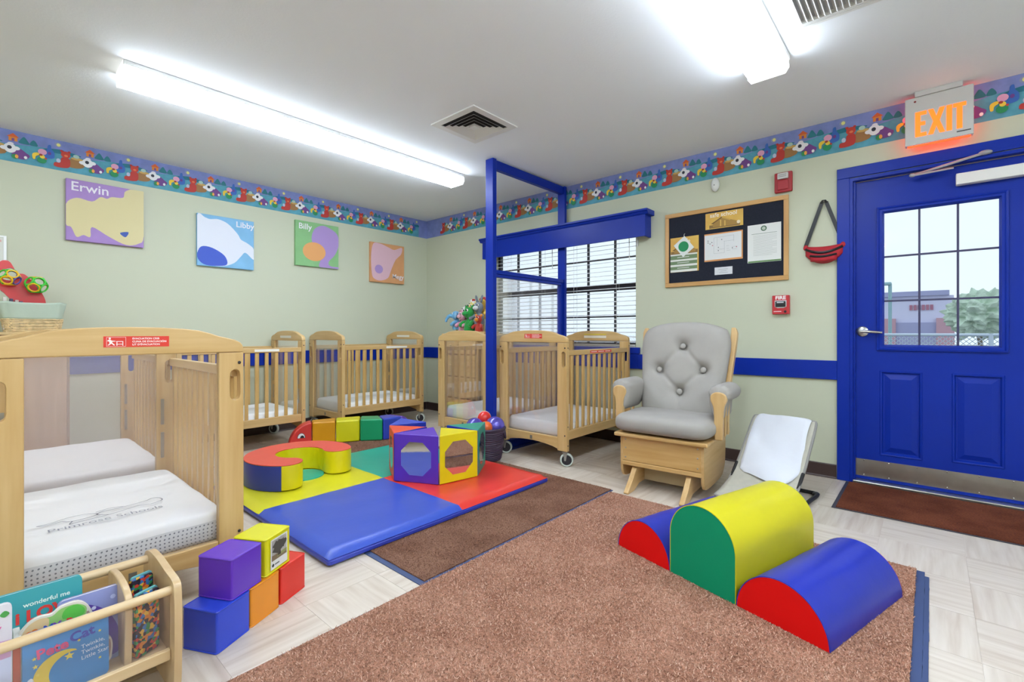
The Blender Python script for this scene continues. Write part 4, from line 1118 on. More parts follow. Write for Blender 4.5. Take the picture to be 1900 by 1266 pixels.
def ball(label, c, r, m): 
    o = E('play_ball', None, m, (0, 0, 0), (r, r, r), u=28, v=18); o.location = c; return tag(o, label, 'ball', 'balls in the purple tub')
ball('glossy purple ball at the right of the purple tub', (2.70, 2.575, .262), .078, m_pb)
ball('glossy purple ball at the left of the purple tub', (2.60, 2.70, .255), .072, m_pb)
rb_ = ball('small red ball with a white line on top of the tub', (2.705, 2.70, .31), .056, mat('ball_red', '#d4281f', .3, coat=.3))
T('white_line', rb_, flat('#f0e6e4'), [(.0565*math.cos(a)*math.cos(.5), .0565*math.cos(a)*math.sin(.5)*-1, .0565*math.sin(a)) for a in [2*PI*i/28 for i in range(28)]], .002, 5, True)
ball('small orange ball between the purple balls', (2.60, 2.575, .265), .05, mat('ball_orange', '#e0662a', .35))

# ================================================================ soft cubes
m_cubes = {'blue': '#2945c6', 'orange': '#e08a1c', 'red': '#d8281c', 'purple': '#5f30b8', 'yellow': '#d6cf12'}
CS = .133
def cube(col, label, loc, rz):
    o_ = thing('soft_cube', label, 'foam block', loc, rz, 'stacked soft cubes')
    m = vinyl('cube_'+col, m_cubes[col], .34); h = CS/2
    bm = bmesh.new(); n_ = 10
    bmesh.ops.create_cube(bm, size=CS); bmesh.ops.subdivide_edges(bm, edges=bm.edges, cuts=8, use_grid_fill=True)
    for v in bm.verts:
        c = v.co; s = [abs(c.x)/h, abs(c.y)/h, abs(c.z)/h]
        k = sorted(s)
        bul = .0025*(1-k[0]**2)*(1-k[1]**2) if k[2] > .99 else 0
        ax = s.index(max(s))
        if k[1] < .99:
            c[ax] += math.copysign(bul if ax != 2 else bul*.2, c[ax])
        c *= .992
        v.co = c+Vector((0, 0, h))
    fin('cover', bm, m, o_, bevel=.006, seg=2)
    e = h*.985
    for z in (CS*.006+.002, CS-.003):
        T('seam_piping', o_, m, [(x, y, z) for x, y in rrect(-e, e, -e, e, .008, 3)], .0028, 6, True)
    return o_
ang = math.radians(27.5); dv = Vector((math.cos(ang), math.sin(ang))); nv_ = Vector((-dv.y, dv.x)); p0 = Vector((.488, 1.655))
def cpos(a, b, z): q = p0+dv*a+nv_*b; return (q.x, q.y, z)
cube('blue', 'blue soft cube, lower left of the stack', cpos(.0665, .0665, 0), ang)
cube('orange', 'orange soft cube in the middle of the lower row', cpos(.0665+.137, .0665, 0), ang)
cube('red', 'red soft cube at the right end of the lower row', cpos(.0665+.279, .0665, 0), ang)
cube('purple', 'purple soft cube on top of the blue cube', cpos(.126, .072, CS+.0006), ang+math.radians(1))
yc = cube('yellow', 'yellow soft cube with a tree photo on top of the orange cube', cpos(.272, .076, CS+.0006), ang+math.radians(3))
ply = Plane((-.045, -CS/2*.995-.0034, .014), (1, 0, 0), (0, 0, 1))
ph = poly_print('photo_card', yc, ply, [([(0, 0), (.09, 0), (.09, .108), (0, .108)], '#dcdcd8'), ([(.005, .03), (.085, .03), (.085, .103), (.005, .103)], '#a9a49e')], 1)
rnd = random.Random(5); crown = [(.045+(.036+rnd.uniform(-.008, .008))*math.cos(a), .075+(.022+rnd.uniform(-.006, .006))*math.sin(a)) for a in [2*PI*k/26 for k in range(26)]]
poly_print('tree_photo', ph, ply, [([(.005, .03), (.085, .03), (.085, .045), (.005, .05)], '#7d6a52'), ([(.03, .036), (.085, .04), (.085, .05), (.04, .047)], '#8a8f5a'), ([(.037, .04), (.053, .04), (.05, .07), (.041, .07)], '#3c3430'), (crown, '#4a4640')], 3)
poly_print('print_mark', ph, ply, [(circ(.012, .014, .006, n=12), '#2a2a2c'), ([(.021, .012), (.045, .012), (.045, .017), (.021, .017)], '#6a6a6a')], 3)

# ================================================================ foam climber
fcl = math.atan2(-.266, .964); FO = (1.971, 1.086, .0132)
V_CB = vinyl('climb_blue', '#17299f', .38); V_CR = mat('climb_red', '#e40505', .6, bump=.3, bscale=9, bdist=.004, spec=.25); V_CY = vinyl('climb_yellow', '#c9bf0c', .36); V_CG = mat('climb_green', '#009267', .6, bump=.35, bscale=8, bdist=.005, spec=.25)
def climb(label, y0_, y1_, hrect, hr, cover, endc, L_=.575):
    t = thing('foam_climber', label, 'foam block', FO, fcl, 'half round foam climbing blocks')
    w = y1_-y0_; n_ = 28; c_ = (y0_+y1_)/2
    prof = [(y0_, 0)]+([(y0_, hrect)] if hrect else [])+[(c_-w/2*math.cos(PI*k/n_), hrect+hr*math.sin(PI*k/n_)) for k in range(1, n_)]+([(y1_, hrect)] if hrect else [])+[(y1_, 0)]
    bm = bmesh.new(); nl = 14
    rows = []
    for i in range(nl+1):
        u = i/nl; row = []
        for (a, b) in prof:
            k = .004*mnoise.noise(Vector((u*3, a*9, b*9)))*math.sin(PI*u)
            row.append(bm.verts.new((u*L_, a, b+(k if b > .02 else 0))))
        rows.append(row)
    for r1, r2 in zip(rows, rows[1:]):
        for k in range(len(prof)): bm.faces.new((r1[k], r2[k], r2[(k+1) % len(prof)], r1[(k+1) % len(prof)])).material_index = 0
    fin('cover', bm, cover, t, smooth=40)
    for x_, nm in ((-.001, 'end_panel'), (L_-.003, 'end_panel')):
        bm = bmesh.new(); prism(bm, prof, x_, x_+.004, lambda u, v, ww: (ww, u, v)); fin(nm, bm, endc, t, bevel=.0015)
    T('seam_piping', t, cover, [(0, a, max(b, .003)) for a, b in prof], .0022, 5)
    return t
climb('small blue foam half cylinder with red end behind the yellow block', -.288, 0, 0, .155, V_CB, V_CR)
climb('tall yellow foam arch block with green end', -.577, -.291, .168, .143, V_CY, V_CG)
climb('small blue foam half cylinder with red end in front of the yellow block', -.885, -.581, 0, .157, V_CB, V_CR)

# ================================================================ glider chair
gl = thing('glider_chair', 'grey cushioned wooden glider chair by the window', 'chair', (3.034, 1.268, 0), math.radians(184))
m_cush = mat('grey_cushion', '#a09b95', .8, var=.03, vscale=10, bump=.25, bscale=14, bdist=.005)
for s in (-1, 1):
    bm = bmesh.new(); prism(bm, [(.37, 0), (.375, .012), (.30, .075), (.24, .14), (-.22, .14), (-.3, .07), (-.36, .012), (-.355, 0), (-.26, .0), (-.2, .03), (.2, .03), (.28, 0)], s*.17-.016, s*.17+.016, XZ)
    fin('base_foot', bm, m_glidx, gl, bevel=.005)
B('base_stretcher', gl, mat('pale_board', '#b8a27c', .6), .10, .118, -.154, .154, .035, .155, .002)
B('base_stretcher', gl, m_glid, -.2, -.182, -.154, .154, .035, .13, .002)
B('front_panel', gl, m_glid, .235, .252, -.245, .245, .178, .335, .002)
B('front_moulding', gl, m_glid, .232, .258, -.25, .25, .148, .176, .006)
for s in (-1, 1):
    bm = bmesh.new(); prism(bm, smoothpoly([(.25, .335), (.25, .15), (.235, .09), (.19, .066), (.05, .062), (-.12, .066), (-.19, .09), (-.24, .16), (-.25, .335)], 3, False), s*.252-.009, s*.252+.009, XZ); fin('side_panel', bm, m_glidx, gl, bevel=.003)
    for zz in (.315, .26, .2): E('screw', gl, m_metal, (.2525, s*.225, zz), (.002, .005, .005), u=10, v=6)
B('seat_board', gl, m_glid, -.25, .29, -.29, .29, .335, .36, .009, 3)
# seat cushion
def pillow(hx, hy, th, z, pw=4, mod=None):
    bm = bmesh.new()
    def f(sg):
        def g_(u, v):
            a, b = 2*u-1, 2*v-1
            a_ = math.sin(a*PI/2); b_ = math.sin(b*PI/2)
            e = (1-abs(a_)**pw)**.42*(1-abs(b_)**pw)**.42; a_, b_ = a_*(1-.10*(a_*b_)**4), b_*(1-.10*(a_*b_)**4)
            k = mod(a_, b_) if mod and sg > 0 else 0
            return (a_*hx, b_*hy, z+sg*th*e+k*e)
        return g_
    solid_sheet(bm, f(1), f(-1), 40, 40)
    return bm
bm = pillow(.275, .305, .06, .425, 9, lambda a, b: .006*mnoise.noise(Vector((a*3, b*3, 0)))-.004*abs(b)**3)
bmesh.ops.translate(bm, verts=bm.verts, vec=(.045, 0, 0))
for v in bm.verts:
    if v.co.z < .368: v.co.z = .368+(v.co.z-.368)*.15
fin('seat_cushion', bm, m_cush, gl, smooth=80)
# back: tilted frame; local back plane
tilt = math.radians(14)
def bk_pt(y, h, d=0):  # h up along the back, d out of its front
    return Vector((-.135-h*math.sin(tilt)+d*math.cos(tilt), y, .40+h*math.cos(tilt)+d*math.sin(tilt)))
for s in (-1, 1):
    bm = bmesh.new()
    for (a, b) in (((.0, .262), (.67, .30)),):
        ring = []
        for h, yy, w_ in ((-.05, .255, .018), (.0, .262, .018), (.3, .285, .018), (.55, .303, .019), (.62, .305, .02), (.655, .300, .014)):
            ring.append([bm.verts.new(bk_pt(s*(yy+q), h, dd)) for q, dd in ((-w_, -.045), (w_, -.045), (w_, .0), (-w_, .0))])
        for r1, r2 in zip(ring, ring[1:]):
            for k in range(4): bm.faces.new((r1[k], r1[(k+1) % 4], r2[(k+1) % 4], r2[k]))
        bm.faces.new(ring[0][::-1]); bm.faces.new(ring[-1])
    fin('back_post', bm, m_glidz, gl, bevel=.006)
for h in (.05, .56):
    bm = bmesh.new(); r1 = [bm.verts.new(bk_pt(-.28, h+q, d)) for q, d in ((-.03, -.035), (.03, -.035), (.03, -.012), (-.03, -.012))]; r2 = [bm.verts.new(bk_pt(.28, h+q, d)) for q, d in ((-.03, -.035), (.03, -.035), (.03, -.012), (-.03, -.012))]
    for k in range(4): bm.faces.new((r1[k], r1[(k+1) % 4], r2[(k+1) % 4], r2[k]))
    bm.faces.new(r1[::-1]); bm.faces.new(r2); fin('back_rail', bm, m_glid, gl)
BT = [(0, .505), (.145, .345), (-.15, .335), (.0, .19)]   # tuft positions (y, h) seen from the front
bm = bmesh.new()
HB = .685
def back_f(sg):
    def f(u, v):
        a = math.sin((2*u-1)*PI/2); b = v
        h = b*HB
        wd = .255+.045*min(1, h/.5)-(.03*max(0, (h-.55)/.135)**2)
        topz = h-.055*(abs(a)**2.5)*max(0, (b-.6)/.4)**1.3
        e = (1-abs(a)**6)**.5*(1-abs(2*b-1)**8)**.5
        y = -a*wd
        th = .075*e
        k = 0
        if sg > 0:
            for (ty, thh) in BT:
                r2_ = ((y-ty)**2+(topz-thh)**2)
                k -= .045*math.exp(-r2_/(2*.028**2))+.018*math.exp(-r2_/(2*.075**2))
            for (p, q) in ((0, 1), (0, 2), (1, 3), (2, 3), (3, None)):
                A_ = Vector(BT[p]); B_ = Vector(BT[q]) if q is not None else Vector((.02, 0))
                t_ = max(0, min(1, (Vector((y, topz))-A_).dot(B_-A_)/(B_-A_).length_squared)); dd = (Vector((y, topz))-A_-(B_-A_)*t_).length
                k -= .012*math.exp(-(dd/.013)**2)
            return bk_pt(y, topz, .035+th+k*e)
        return bk_pt(y, topz, .035-.03*e)
    return f
solid_sheet(bm, back_f(1), back_f(-1), 72, 80)
fin('back_cushion', bm, m_cush, gl, smooth=80)
for (ty, thh) in BT:
    c_ = bk_pt(ty, thh, .070); o = E('tuft_button', gl, m_cush, (0, 0, 0), (.010, .0195, .0195)); o.location = c_; o.rotation_euler = (0, -tilt, 0)
# arms
for s in (-1, 1):
    y_ = s*.315
    bm = bmesh.new()
    prism(bm, smoothpoly([(y_-.024, .36), (y_-.026, .5), (y_-.032, .56), (y_-.046, .595), (y_-.044, .625), (y_-.025, .642), (y_, .646), (y_+.025, .642), (y_+.044, .625), (y_+.046, .595), (y_+.032, .56), (y_+.026, .5), (y_+.024, .36)], 3, False), .12, .155, YZ)
    fin('arm_post', bm, m_glidz, gl, bevel=.008, seg=3)
    B('arm_rail', gl, m_glidx, -.2, .12, y_-.03, y_+.03, .60, .628, .006)
    for xx in (-.02, -.09):
        T('arm_spindle', gl, m_glidz, [(xx+.02, y_, .36), (xx, y_, .60)], .009, 8)
    bm = bmesh.new()
    def arm(u, v):
        # padded sleeve around the rail; v runs front to back
        a = 2*PI*u; x = .145-.31*v
        puf = 1+.05*math.sin(u*2*PI*11)*math.exp(-v*9)
        endr = (math.sin(min(1, v/.12)*PI/2)*.28+.72)*(math.sin(min(1, (1-v)/.15)*PI/2)*.25+.75)
        yy = y_+.066*math.cos(a)*puf*endr; zz = .632+.055*math.sin(a)*puf*endr
        if math.sin(a) < 0 and (math.cos(a)*s < 0): zz -= .10*abs(math.sin(a))
        return (x, yy, zz)
    gq = sheet(bm, arm, 36, 16, closed_u=True); bm.faces.new(gq[0][::-1]); bm.faces.new(gq[-1])
    fin('arm_pad', bm, m_cush, gl, smooth=80)

# ================================================================ baby bouncer with cloth
bo = thing('baby_bouncer', 'beige fabric baby bouncer on a black floor frame', 'bouncer', (3.05, .715, 0), math.radians(176.3))
# local: +x towards the feet end
m_bf = mat('bouncer_fabric', '#b4b0a2', .85, var=.05, vscale=30, bump=.2, bscale=200)
profb = smoothpoly([(.33, .105), (.24, .105), (.1, .145), (-.05, .235), (-.2, .36), (-.31, .455), (-.335, .47)], 5, False)
bm = bmesh.new()
def bfab(u, v):
    k = v*(len(profb)-1); i = min(int(k), len(profb)-2); f_ = k-i
    x = profb[i][0]*(1-f_)+profb[i+1][0]*f_; z = profb[i][1]*(1-f_)+profb[i+1][1]*f_
    a = 2*u-1; w = .178-.02*max(0, (v-.75)/.25)**2-.01*max(0, (.1-v)/.1)
    rr_ = max(0, (v-.9)/.1); w *= (1-.35*rr_**2)
    return (x, a*w, z-.014*(1-a*a)+.004*math.cos(a*PI))
sheet(bm, bfab, 20, 48)
o = fin('seat_fabric', bm, m_bf, bo, smooth=60); so = o.modifiers.new('solid', 'SOLIDIFY'); so.thickness = .012; so.offset = -1
rimp = [bfab(0, v/30) for v in range(31)]+[bfab(u/8, 1) for u in range(1, 8)]+[bfab(1, 1-v/30) for v in range(31)]+[bfab(1-u/8, 0) for u in range(1, 8)]
T('seat_frame', bo, mat('frame_grey', '#8d8a86', .5), [(x, y, z-.008) for x, y, z in rimp], .008, 8, True)
bs = [(.12, .16, .012)]+[(-.2, .17, .012), (-.34, .175, .012)]+[(-.37*1.0, .16, .012), (-.375, .1, .012), (-.375, -.1, .012), (-.37, -.16, .012), (-.34, -.175, .012), (-.2, -.17, .012), (.12, -.16, .012)]
T('floor_frame', bo, m_black, smoothpoly(bs, 4, False), .0115, 8)
T('front_wire', bo, m_dark, [(.325, .165, .10), (.33, .168, .006), (.33, .1, .006), (.33, -.1, .006), (.33, -.168, .006), (.325, -.165, .10)], .0035, 6)
for s in (-1, 1):
    T('support_leg', bo, m_black, smoothpoly([(.12, s*.16, .012), (.17, s*.165, .05), (.14, s*.17, .1), (.05, s*.176, .16), (-.02, s*.178, .21)], 4, False), .009, 8)
    E('rubber_foot', bo, m_black, (-.355, s*.165, .0125), (.03, .02, .0125))
cl_ = bmesh.new()
def cloth(u, v):
    cu_, cv_ = 2*u-1, 2*v-1
    rd = max(0, abs(cu_)+abs(cv_)-1.72)*.35
    uu = .5+cu_*(1-rd)*.5; v2 = .5+cv_*(1-rd)*.5
    vv = .38+.585*v2+.02*math.sin(u*5+1)*(1-v2); x, y, z = bfab(.05+.88*uu, vv)
    nrm = Vector((.66, 0, .75))
    e = min(u, 1-u, v, 1-v)
    k = .022+.008*mnoise.noise(Vector((u*4, v*4, 2)))+.006*math.sin(v*7+u*3)-.016*math.exp(-e*22)
    return Vector((x-.006*math.sin(u*9), y+.006*math.sin(v*8), z))+nrm*k
def cloth_b(u, v):
    p = cloth(u, v); e = min(u, 1-u, v, 1-v)
    return p-Vector((.66, 0, .75))*(.008 if e > .001 else .0)
solid_sheet(cl_, cloth, cloth_b, 30, 34)
o = fin('folded_cloth', cl_, mat('white_cloth', '#d8dae2', .9, bump=.4, bscale=30, bdist=.002), None, smooth=70)
o.matrix_world = Matrix.Translation(bo.location) @ Matrix.Rotation(bo.rotation_euler.z, 4, 'Z')
tag(o, 'white cloth laid over the back of the baby bouncer', 'cloth')

# ================================================================ things on the window wall
bb = thing('bulletin_board', 'black bulletin board in an oak frame beside the door', 'bulletin board', (XR-.001, 1.2325, 1.383))
m_oak = wood('oak_y', '#bb8a4e', '#cfa265', 'y'); m_oakz = wood('oak_z', '#bb8a4e', '#cfa265', 'z')
B('board', bb, mat('navy_felt', '#1b1f2d', .95, var=.15, vscale=80), -.01, 0, -.43, .43, .03, .59)
for z0_, z1_ in ((0, .034), (.583, .617)): B('frame_rail', bb, m_oak, -.02, 0, -.462, .462, z0_, z1_, .003)
for s in (-1, 1): B('frame_stile', bb, m_oakz, -.02, 0, *sorted((s*.462, s*.43)), .034, .583, .003)
def paper(name, label, y1_, y0_, z0_, z1_, hx_, grp='notices on the bulletin board', sk=0):
    """sheet pinned to the board; y1_ is its left edge as seen from the room"""
    w, h = y1_-y0_, z1_-z0_
    t = thing(name, label, 'notice', (XR-.0112, y1_, z0_), 0, grp)
    bm = bmesh.new(); prism(bm, [(0, 0), (w, sk), (w, h+sk), (0, h)], 0, .0009, lambda u, v, ww: (-ww-.0003, -u, v)); fin('paper', bm, flat(hx_) if isinstance(hx_, str) else hx_, t)
    return t, Plane((-.0012, 0, 0), (0, -1, 0), (0, 0, 1)), w, h
def barn(t, pl, x, y, w, h):
    poly_print('barn_picture', t, pl, [([(x, y), (x+w, y), (x+w, y+h*.35), (x, y+h*.3)], '#8a6a3a'), ([(x+w*.12, y+h*.1), (x+w*.12, y+h*.5), (x+w*.42, y+h*.95), (x+w*.62, y+h*.7), (x+w*.92, y+h*.4), (x+w*.92, y+h*.1)], '#a5803f'), ([(x+w*.05, y+h*.42), (x+w*.42, y+h), (x+w*.46, y+h*.95), (x+w*.12, y+h*.4)], '#6e5228'),
        ([(x+w*.42, y+h), (x+w*.72, y+h*.62), (x+w*.68, y+h*.55), (x+w*.42, y+h*.86)], '#c9a04a'), ([(x+w*.36, y+h*.1), (x+w*.4, y+h*.1), (x+w*.4, y+h*.7), (x+w*.36, y+h*.7)], '#d8b25a'), ([(x+w*.5, y+h*.1), (x+w*.54, y+h*.1), (x+w*.54, y+h*.6), (x+w*.5, y+h*.6)], '#d8b25a')], 2)
m_post = mat('poster_amber', '#d2a04a', .6, hex2='#e2bd5c', vscale=6)
t, pl, w, h = paper('safety_poster', 'amber safe school poster with a barn at the top of the board', 1.36, 1.077, 1.826, 1.954, m_post)
barn(t, pl, .03, .005, .23, .085); text('lettering', t, pl, 'safe school', .035, .092, .046, '#f6eedc', lift=6, bold=.0006)
poly_print('seal', t, pl, [(circ(.25, .03, .013, n=16), '#e9dcc0')], 5)
t, pl, w, h = paper('evacuation_map', 'white floor plan sheet with an amber border in the middle of the board', 1.369, 1.08, 1.569, 1.79, '#d8955a')
poly_print('sheet', t, pl, [([(.002, .012), (.28, .014), (.28, .212), (.002, .21)], '#dfe0e0')], 1)
strokes('plan_lines', t, pl, [[(.075, .06), (.075, .185)], [(.075, .185), (.225, .19)], [(.225, .19), (.225, .14)], [(.075, .06), (.155, .06)], [(.155, .06), (.155, .15)], [(.1, .09), (.155, .09)], [(.1, .12), (.1, .18)], [(.15, .15), (.225, .15)], [(.17, .11), (.19, .11)], [(.17, .09), (.19, .09)], [(.17, .075), (.2, .075)], [(.21, .1), (.25, .1)], [(.21, .08), (.25, .08)]], .0012, '#8f9498', 5)
poly_print('plan_marks', t, pl, [(circ(a, b, .004, n=8), hh) for a, b, hh in ((.03, .15, '#4a4f55'), (.03, .165, '#4a4f55'), (.045, .14, '#4a4f55'), (.06, .15, '#4a4f55'), (.065, .125, '#b8455a'), (.135, .165, '#4a4f55'), (.11, .08, '#4a4f55'), (.11, .105, '#4a4f55'), (.215, .09, '#4a4f55'), (.245, .095, '#b8455a'))], 6)
t, pl, w, h = paper('typed_letter', 'white typed letter with a green seal at the right of the board', 1.046, .819, 1.527, 1.812, '#e2e3e0')
poly_print('green_foot', t, pl, [([(.004, .001), (.226, .001), (.226, .013), (.004, .013)], '#6a8f5a'), (circ(.112, .252, .02, n=20), '#3a5f45'), (circ(.112, .252, .013, n=16), '#b9c4b4')], 2)
strokes('typed_line', t, pl, [[(.028, .215), (.2, .215)]], .003, '#7f8a80', 3)
strokes('typed_line', t, pl, [[(.04, .2-.0105*k), (.2-(.03 if k % 5 == 4 else 0), .2-.0105*k)] for k in range(15)], .002, '#b4b7b4', 3)
t, pl, w, h = paper('safety_flyer', 'amber and green safe school flyer at the left of the board', 1.651, 1.414, 1.506, 1.795, m_post)
poly_print('green_bands', t, pl, [([(.001, .001), (.225, .001), (.225, .15), (.001, .15)], '#dfe0d8'), ([(.001, .02), (.225, .02), (.225, .046), (.001, .046)], '#6f8660'), ([(.001, .063), (.225, .063), (.225, .09), (.001, .09)], '#6f8660'), ([(.001, .105), (.225, .105), (.225, .138), (.001, .138)], '#6f8660')], 2)
strokes('typed_line', t, pl, [[(.06, .033), (.16, .033)], [(.06, .077), (.16, .077)], [(.06, .122), (.16, .122)]], .005, '#dfe0d8', 6)
barn(t, pl, .005, .15, .225, .08); text('lettering', t, pl, 'safe', .085, .235, .055, '#f6eedc', lift=6, bold=.0006)
t, pl, w, h = paper('green_dot_card', 'white tilted card with a large green dot hanging on the flyer', 1.63, 1.45, 1.63, 1.80, '#dfe3e0')
bpy.data.objects.remove(t.children[0])
cdm = bmesh.new(); q = math.radians(38)
prism(cdm, [(.094+a*math.cos(q)-b*math.sin(q), .085+a*math.sin(q)+b*math.cos(q)) for a, b in ((-.058, -.065), (.058, -.065), (.058, .065), (-.058, .065))], .003, .0045, lambda u, v, ww: (-ww, -u, v)); fin('card', cdm, flat('#dfe3e0'), t)
poly_print('green_dot', t, Plane((-.0045, 0, 0), (0, -1, 0), (0, 0, 1)), [(circ(.092, .085, .043, n=28), '#178a54')], 1)
T('hook', t, m_metal, [(-.004, -.095, .16), (-.006, -.098, .185), (-.004, -.105, .19)], .002, 5)
t, pl, w, h = paper('name_label', 'small white label at the bottom of the board', 1.289, 1.155, 1.458, 1.517, '#dadbdf')
strokes('typed_line', t, pl, [[(.03, .042), (.1, .042)], [(.045, .028), (.09, .028)], [(.035, .015), (.1, .015)]], .003, '#9fa2a8', 3)
# fire strobe
t = thing('fire_strobe', 'red fire alarm strobe high on the wall beside the board', 'fire alarm', (XR-.0005, .803, 2.02))
m_fr = mat('alarm_red', '#a8242c', .4)
B('back_plate', t, m_fr, -.03, 0, -.057, .057, 0, .145, .008, 3); B('horn', t, m_fr, -.042, -.03, -.035, .035, .015, .085, .006)
B('lens', t, mat('strobe_lens', '#c9c6c4', .25), -.05, -.03, -.036, .034, .092, .136, .006)
strokes('print_line', t, Plane((-.0502, 0, 0), (0, -1, 0), (0, 0, 1)), [[(-.025, .12), (.025, .12)], [(-.025, .108), (.025, .108)]], .005, '#8a8886')
# pull station
t = thing('fire_pull_station', 'red fire pull station below the bulletin board', 'fire alarm', (XR-.0005, .818, 1.134))
B('body', t, mat('pull_red', '#c02a32', .4), -.035, 0, -.055, .055, 0, .137, .004)
plf = Plane((-.0352, 0, 0), (0, -1, 0), (0, 0, 1))
text('lettering', t, plf, 'FIRE', 0, .108, .034, '#f0eaea', 'CENTER', bold=.0012, xs=1.1)
poly_print('handle_bezel', t, plf, [([(-.038, .1), (.038, .1), (.038, .055), (.02, .045), (-.02, .045), (-.038, .055)], '#d6d6d8')], 1)
B('pull_handle', t, m_black, -.046, -.035, -.033, .033, .053, .094, .004)
strokes('print_line', t, Plane((-.0465, 0, 0), (0, -1, 0), (0, 0, 1)), [[(-.022, .085), (.022, .085)]], .008, '#c9c9cc')
E('key_lock', t, m_black, (-.036, -.03, .018), (.004, .009, .009)); strokes('print_line', t, plf, [[(-.045, .02), (.005, .02)]], .006, '#e8c8ca')
# motion sensor
bm = bmesh.new(); ellip(bm, (-.012, 0, 0), (.028, .031, .055), u=20, v=14)
o = fin('motion_sensor', bm, m_whitepl, None, smooth=80, loc=(XR-.012, 1.28, 2.172)); tag(o, 'small white oval sensor under the wallpaper border', 'sensor')
bm = bmesh.new(); ellip(bm, (-.04, 0, -.008), (.002, .004, .004), u=8, v=6); fin('sensor_eye', bm, m_dark, o, smooth=80)
# red waist bag
fb = thing('waist_bag', 'red waist bag with black zips hanging by its strap beside the door', 'bag', (XR-.002, .555, 1.48))
m_bag = mat('bag_red', '#b01c2a', .7, var=.08, vscale=20, bump=.2, bscale=30)
bm = bmesh.new()
def bag(sg):
    def f(u, v):
        a = 2*u-1; 
        top = .118+.012*abs(a)**2; bot = 0+.062*abs(a)**2.2
        z = bot+(top-bot)*v; e = (1-abs(a)**3)**.5*(1-abs(2*v-1)**4)**.5
        return (-.004-(.052*e if sg > 0 else 0), -a*.112, z)
    return f
solid_sheet(bm, bag(1), bag(-1), 30, 20); fin('pouch', bm, m_bag, fb, smooth=70)
bm = bmesh.new()
def pk(sg):
    def f(u, v):
        a = 2*u-1; z = .005+.045*v+.012*a*a; e = (1-abs(a)**4)**.5*(1-abs(2*v-1)**4)**.5
        return (-.03-(.038*e if sg > 0 else 0), -a*.078, z)
    return f
solid_sheet(bm, pk(1), pk(-1), 24, 12); fin('front_pocket', bm, m_bag, fb, smooth=70)
T('zip', fb, m_black, [(-.058-.0*(a*a)+.035*abs(a)**3, -a*.105, .07+.035*a*a) for a in [-1+2*k/16 for k in range(17)]], .0095, 6)
T('zip', fb, m_black, [(-.068+.02*abs(a)**3, -a*.075, .042+.012*a*a) for a in [-1+2*k/12 for k in range(13)]], .008, 6)
for s, x in ((1, .118), (-1, -.118)):
    E('end_tab', fb, m_bag, (-.012, s*.108, .118), (.01, .016, .02))
    bm = bmesh.new(); pa, pb_ = Vector((-.012, s*.11, .125)), Vector((-.012, s*.012, .425))
    for q_ in (0, 1):
        pass
    dirp = (pb_-pa).normalized(); nn = Vector((0, -dirp.z, dirp.y))*.0125
    vs = [bm.verts.new(p_+n2+Vector((dx_, 0, 0))) for dx_ in (-.002, .001) for p_, n2 in ((pa, -nn), (pa, nn), (pb_, nn*.9), (pb_, -nn*.9))]
    for f in ((0, 1, 2, 3), (7, 6, 5, 4), (0, 4, 5, 1), (1, 5, 6, 2), (2, 6, 7, 3), (3, 7, 4, 0)): bm.faces.new([vs[i] for i in f])
    fin('strap', bm, m_black, fb)
T('strap_loop', fb, m_black, [(-.013, .016, .418), (-.016, .008, .432), (-.016, -.008, .432), (-.013, -.016, .418)], .008, 6)
E('wall_hook', fb, m_metal, (-.014, 0, .428), (.013, .006, .006))
# cord cleat by the window
t = thing('cord_cleat', 'small white cord cleat on the window edge', 'cleat', (XR-.002, 1.955, 1.80))
B('cleat_base', t, m_whitepl, -.008, 0, -.008, .008, -.025, .025, .002); T('cleat_horn', t, m_whitepl, [(-.012, 0, .04), (-.018, 0, .01), (-.018, 0, -.01), (-.012, 0, -.04)], .005, 6)
T('cord', t, m_whitepl, [(-.015, 0, .0), (-.01, .005, .05), (-.004, .012, .09)], .002, 5)

# ================================================================ book rack
rkx, rky = .372, 1.55
br = thing('book_rack', 'low maple book rack with dowel rails in front of the closest crib', 'book rack', (rkx, rky, 0), math.radians(1))
# local: x runs to the left as negative, y away from the camera
m_rk = wood('rack_maple', '#c8a87c', '#d6ba90', 'z', coat=.35); m_rkx = wood('rack_maple_x', '#cfb083', '#dcc299', 'x', coat=.35)
endo = smoothpoly([(.012, 0), (.0, .06), (-.004, .2), (0, .285), (.018, .312), (.09, .318), (.19, .326), (.27, .322), (.318, .3), (.332, .25), (.335, .1), (.33, 0)], 4, False)
RL = .80
for x_ in (0, -RL):
    bm = bmesh.new(); prism(bm, endo, x_-.018, x_, YZ, holes=[circ(.2, .235, .014, .016, 14)] if x_ == 0 else []); fin('end_panel', bm, m_rk, br, bevel=.005, seg=3)
T('front_rail', br, m_rkx, [(-RL+.0, .03, .285), (-.018, .03, .285)], .012, 12)
T('rear_rail', br, m_rkx, [(-RL+.0, .285, .292), (-.018, .285, .292)], .013, 12)
B('shelf', br, m_rkx, -RL, -.018, .045, .30, .092, .108, .002)
B('front_lip', br, m_rkx, -RL, -.018, .028, .045, .092, .122, .003)
B('rear_board', br, m_rkx, -RL, -.018, .30, .312, .092, .2, .002)
B('clear_front', br, m_acryl, -RL, -.018, .040, .043, .122, .272)
bm = bmesh.new(); prism(bm, smoothpoly([(.06, .108), (.05, .2), (.048, .27), (.06, .3), (.13, .315), (.22, .31), (.27, .29), (.26, .2), (.26, .108)], 4, False), -.115, -.098, YZ); fin('divider', bm, m_rk, br, bevel=.004)
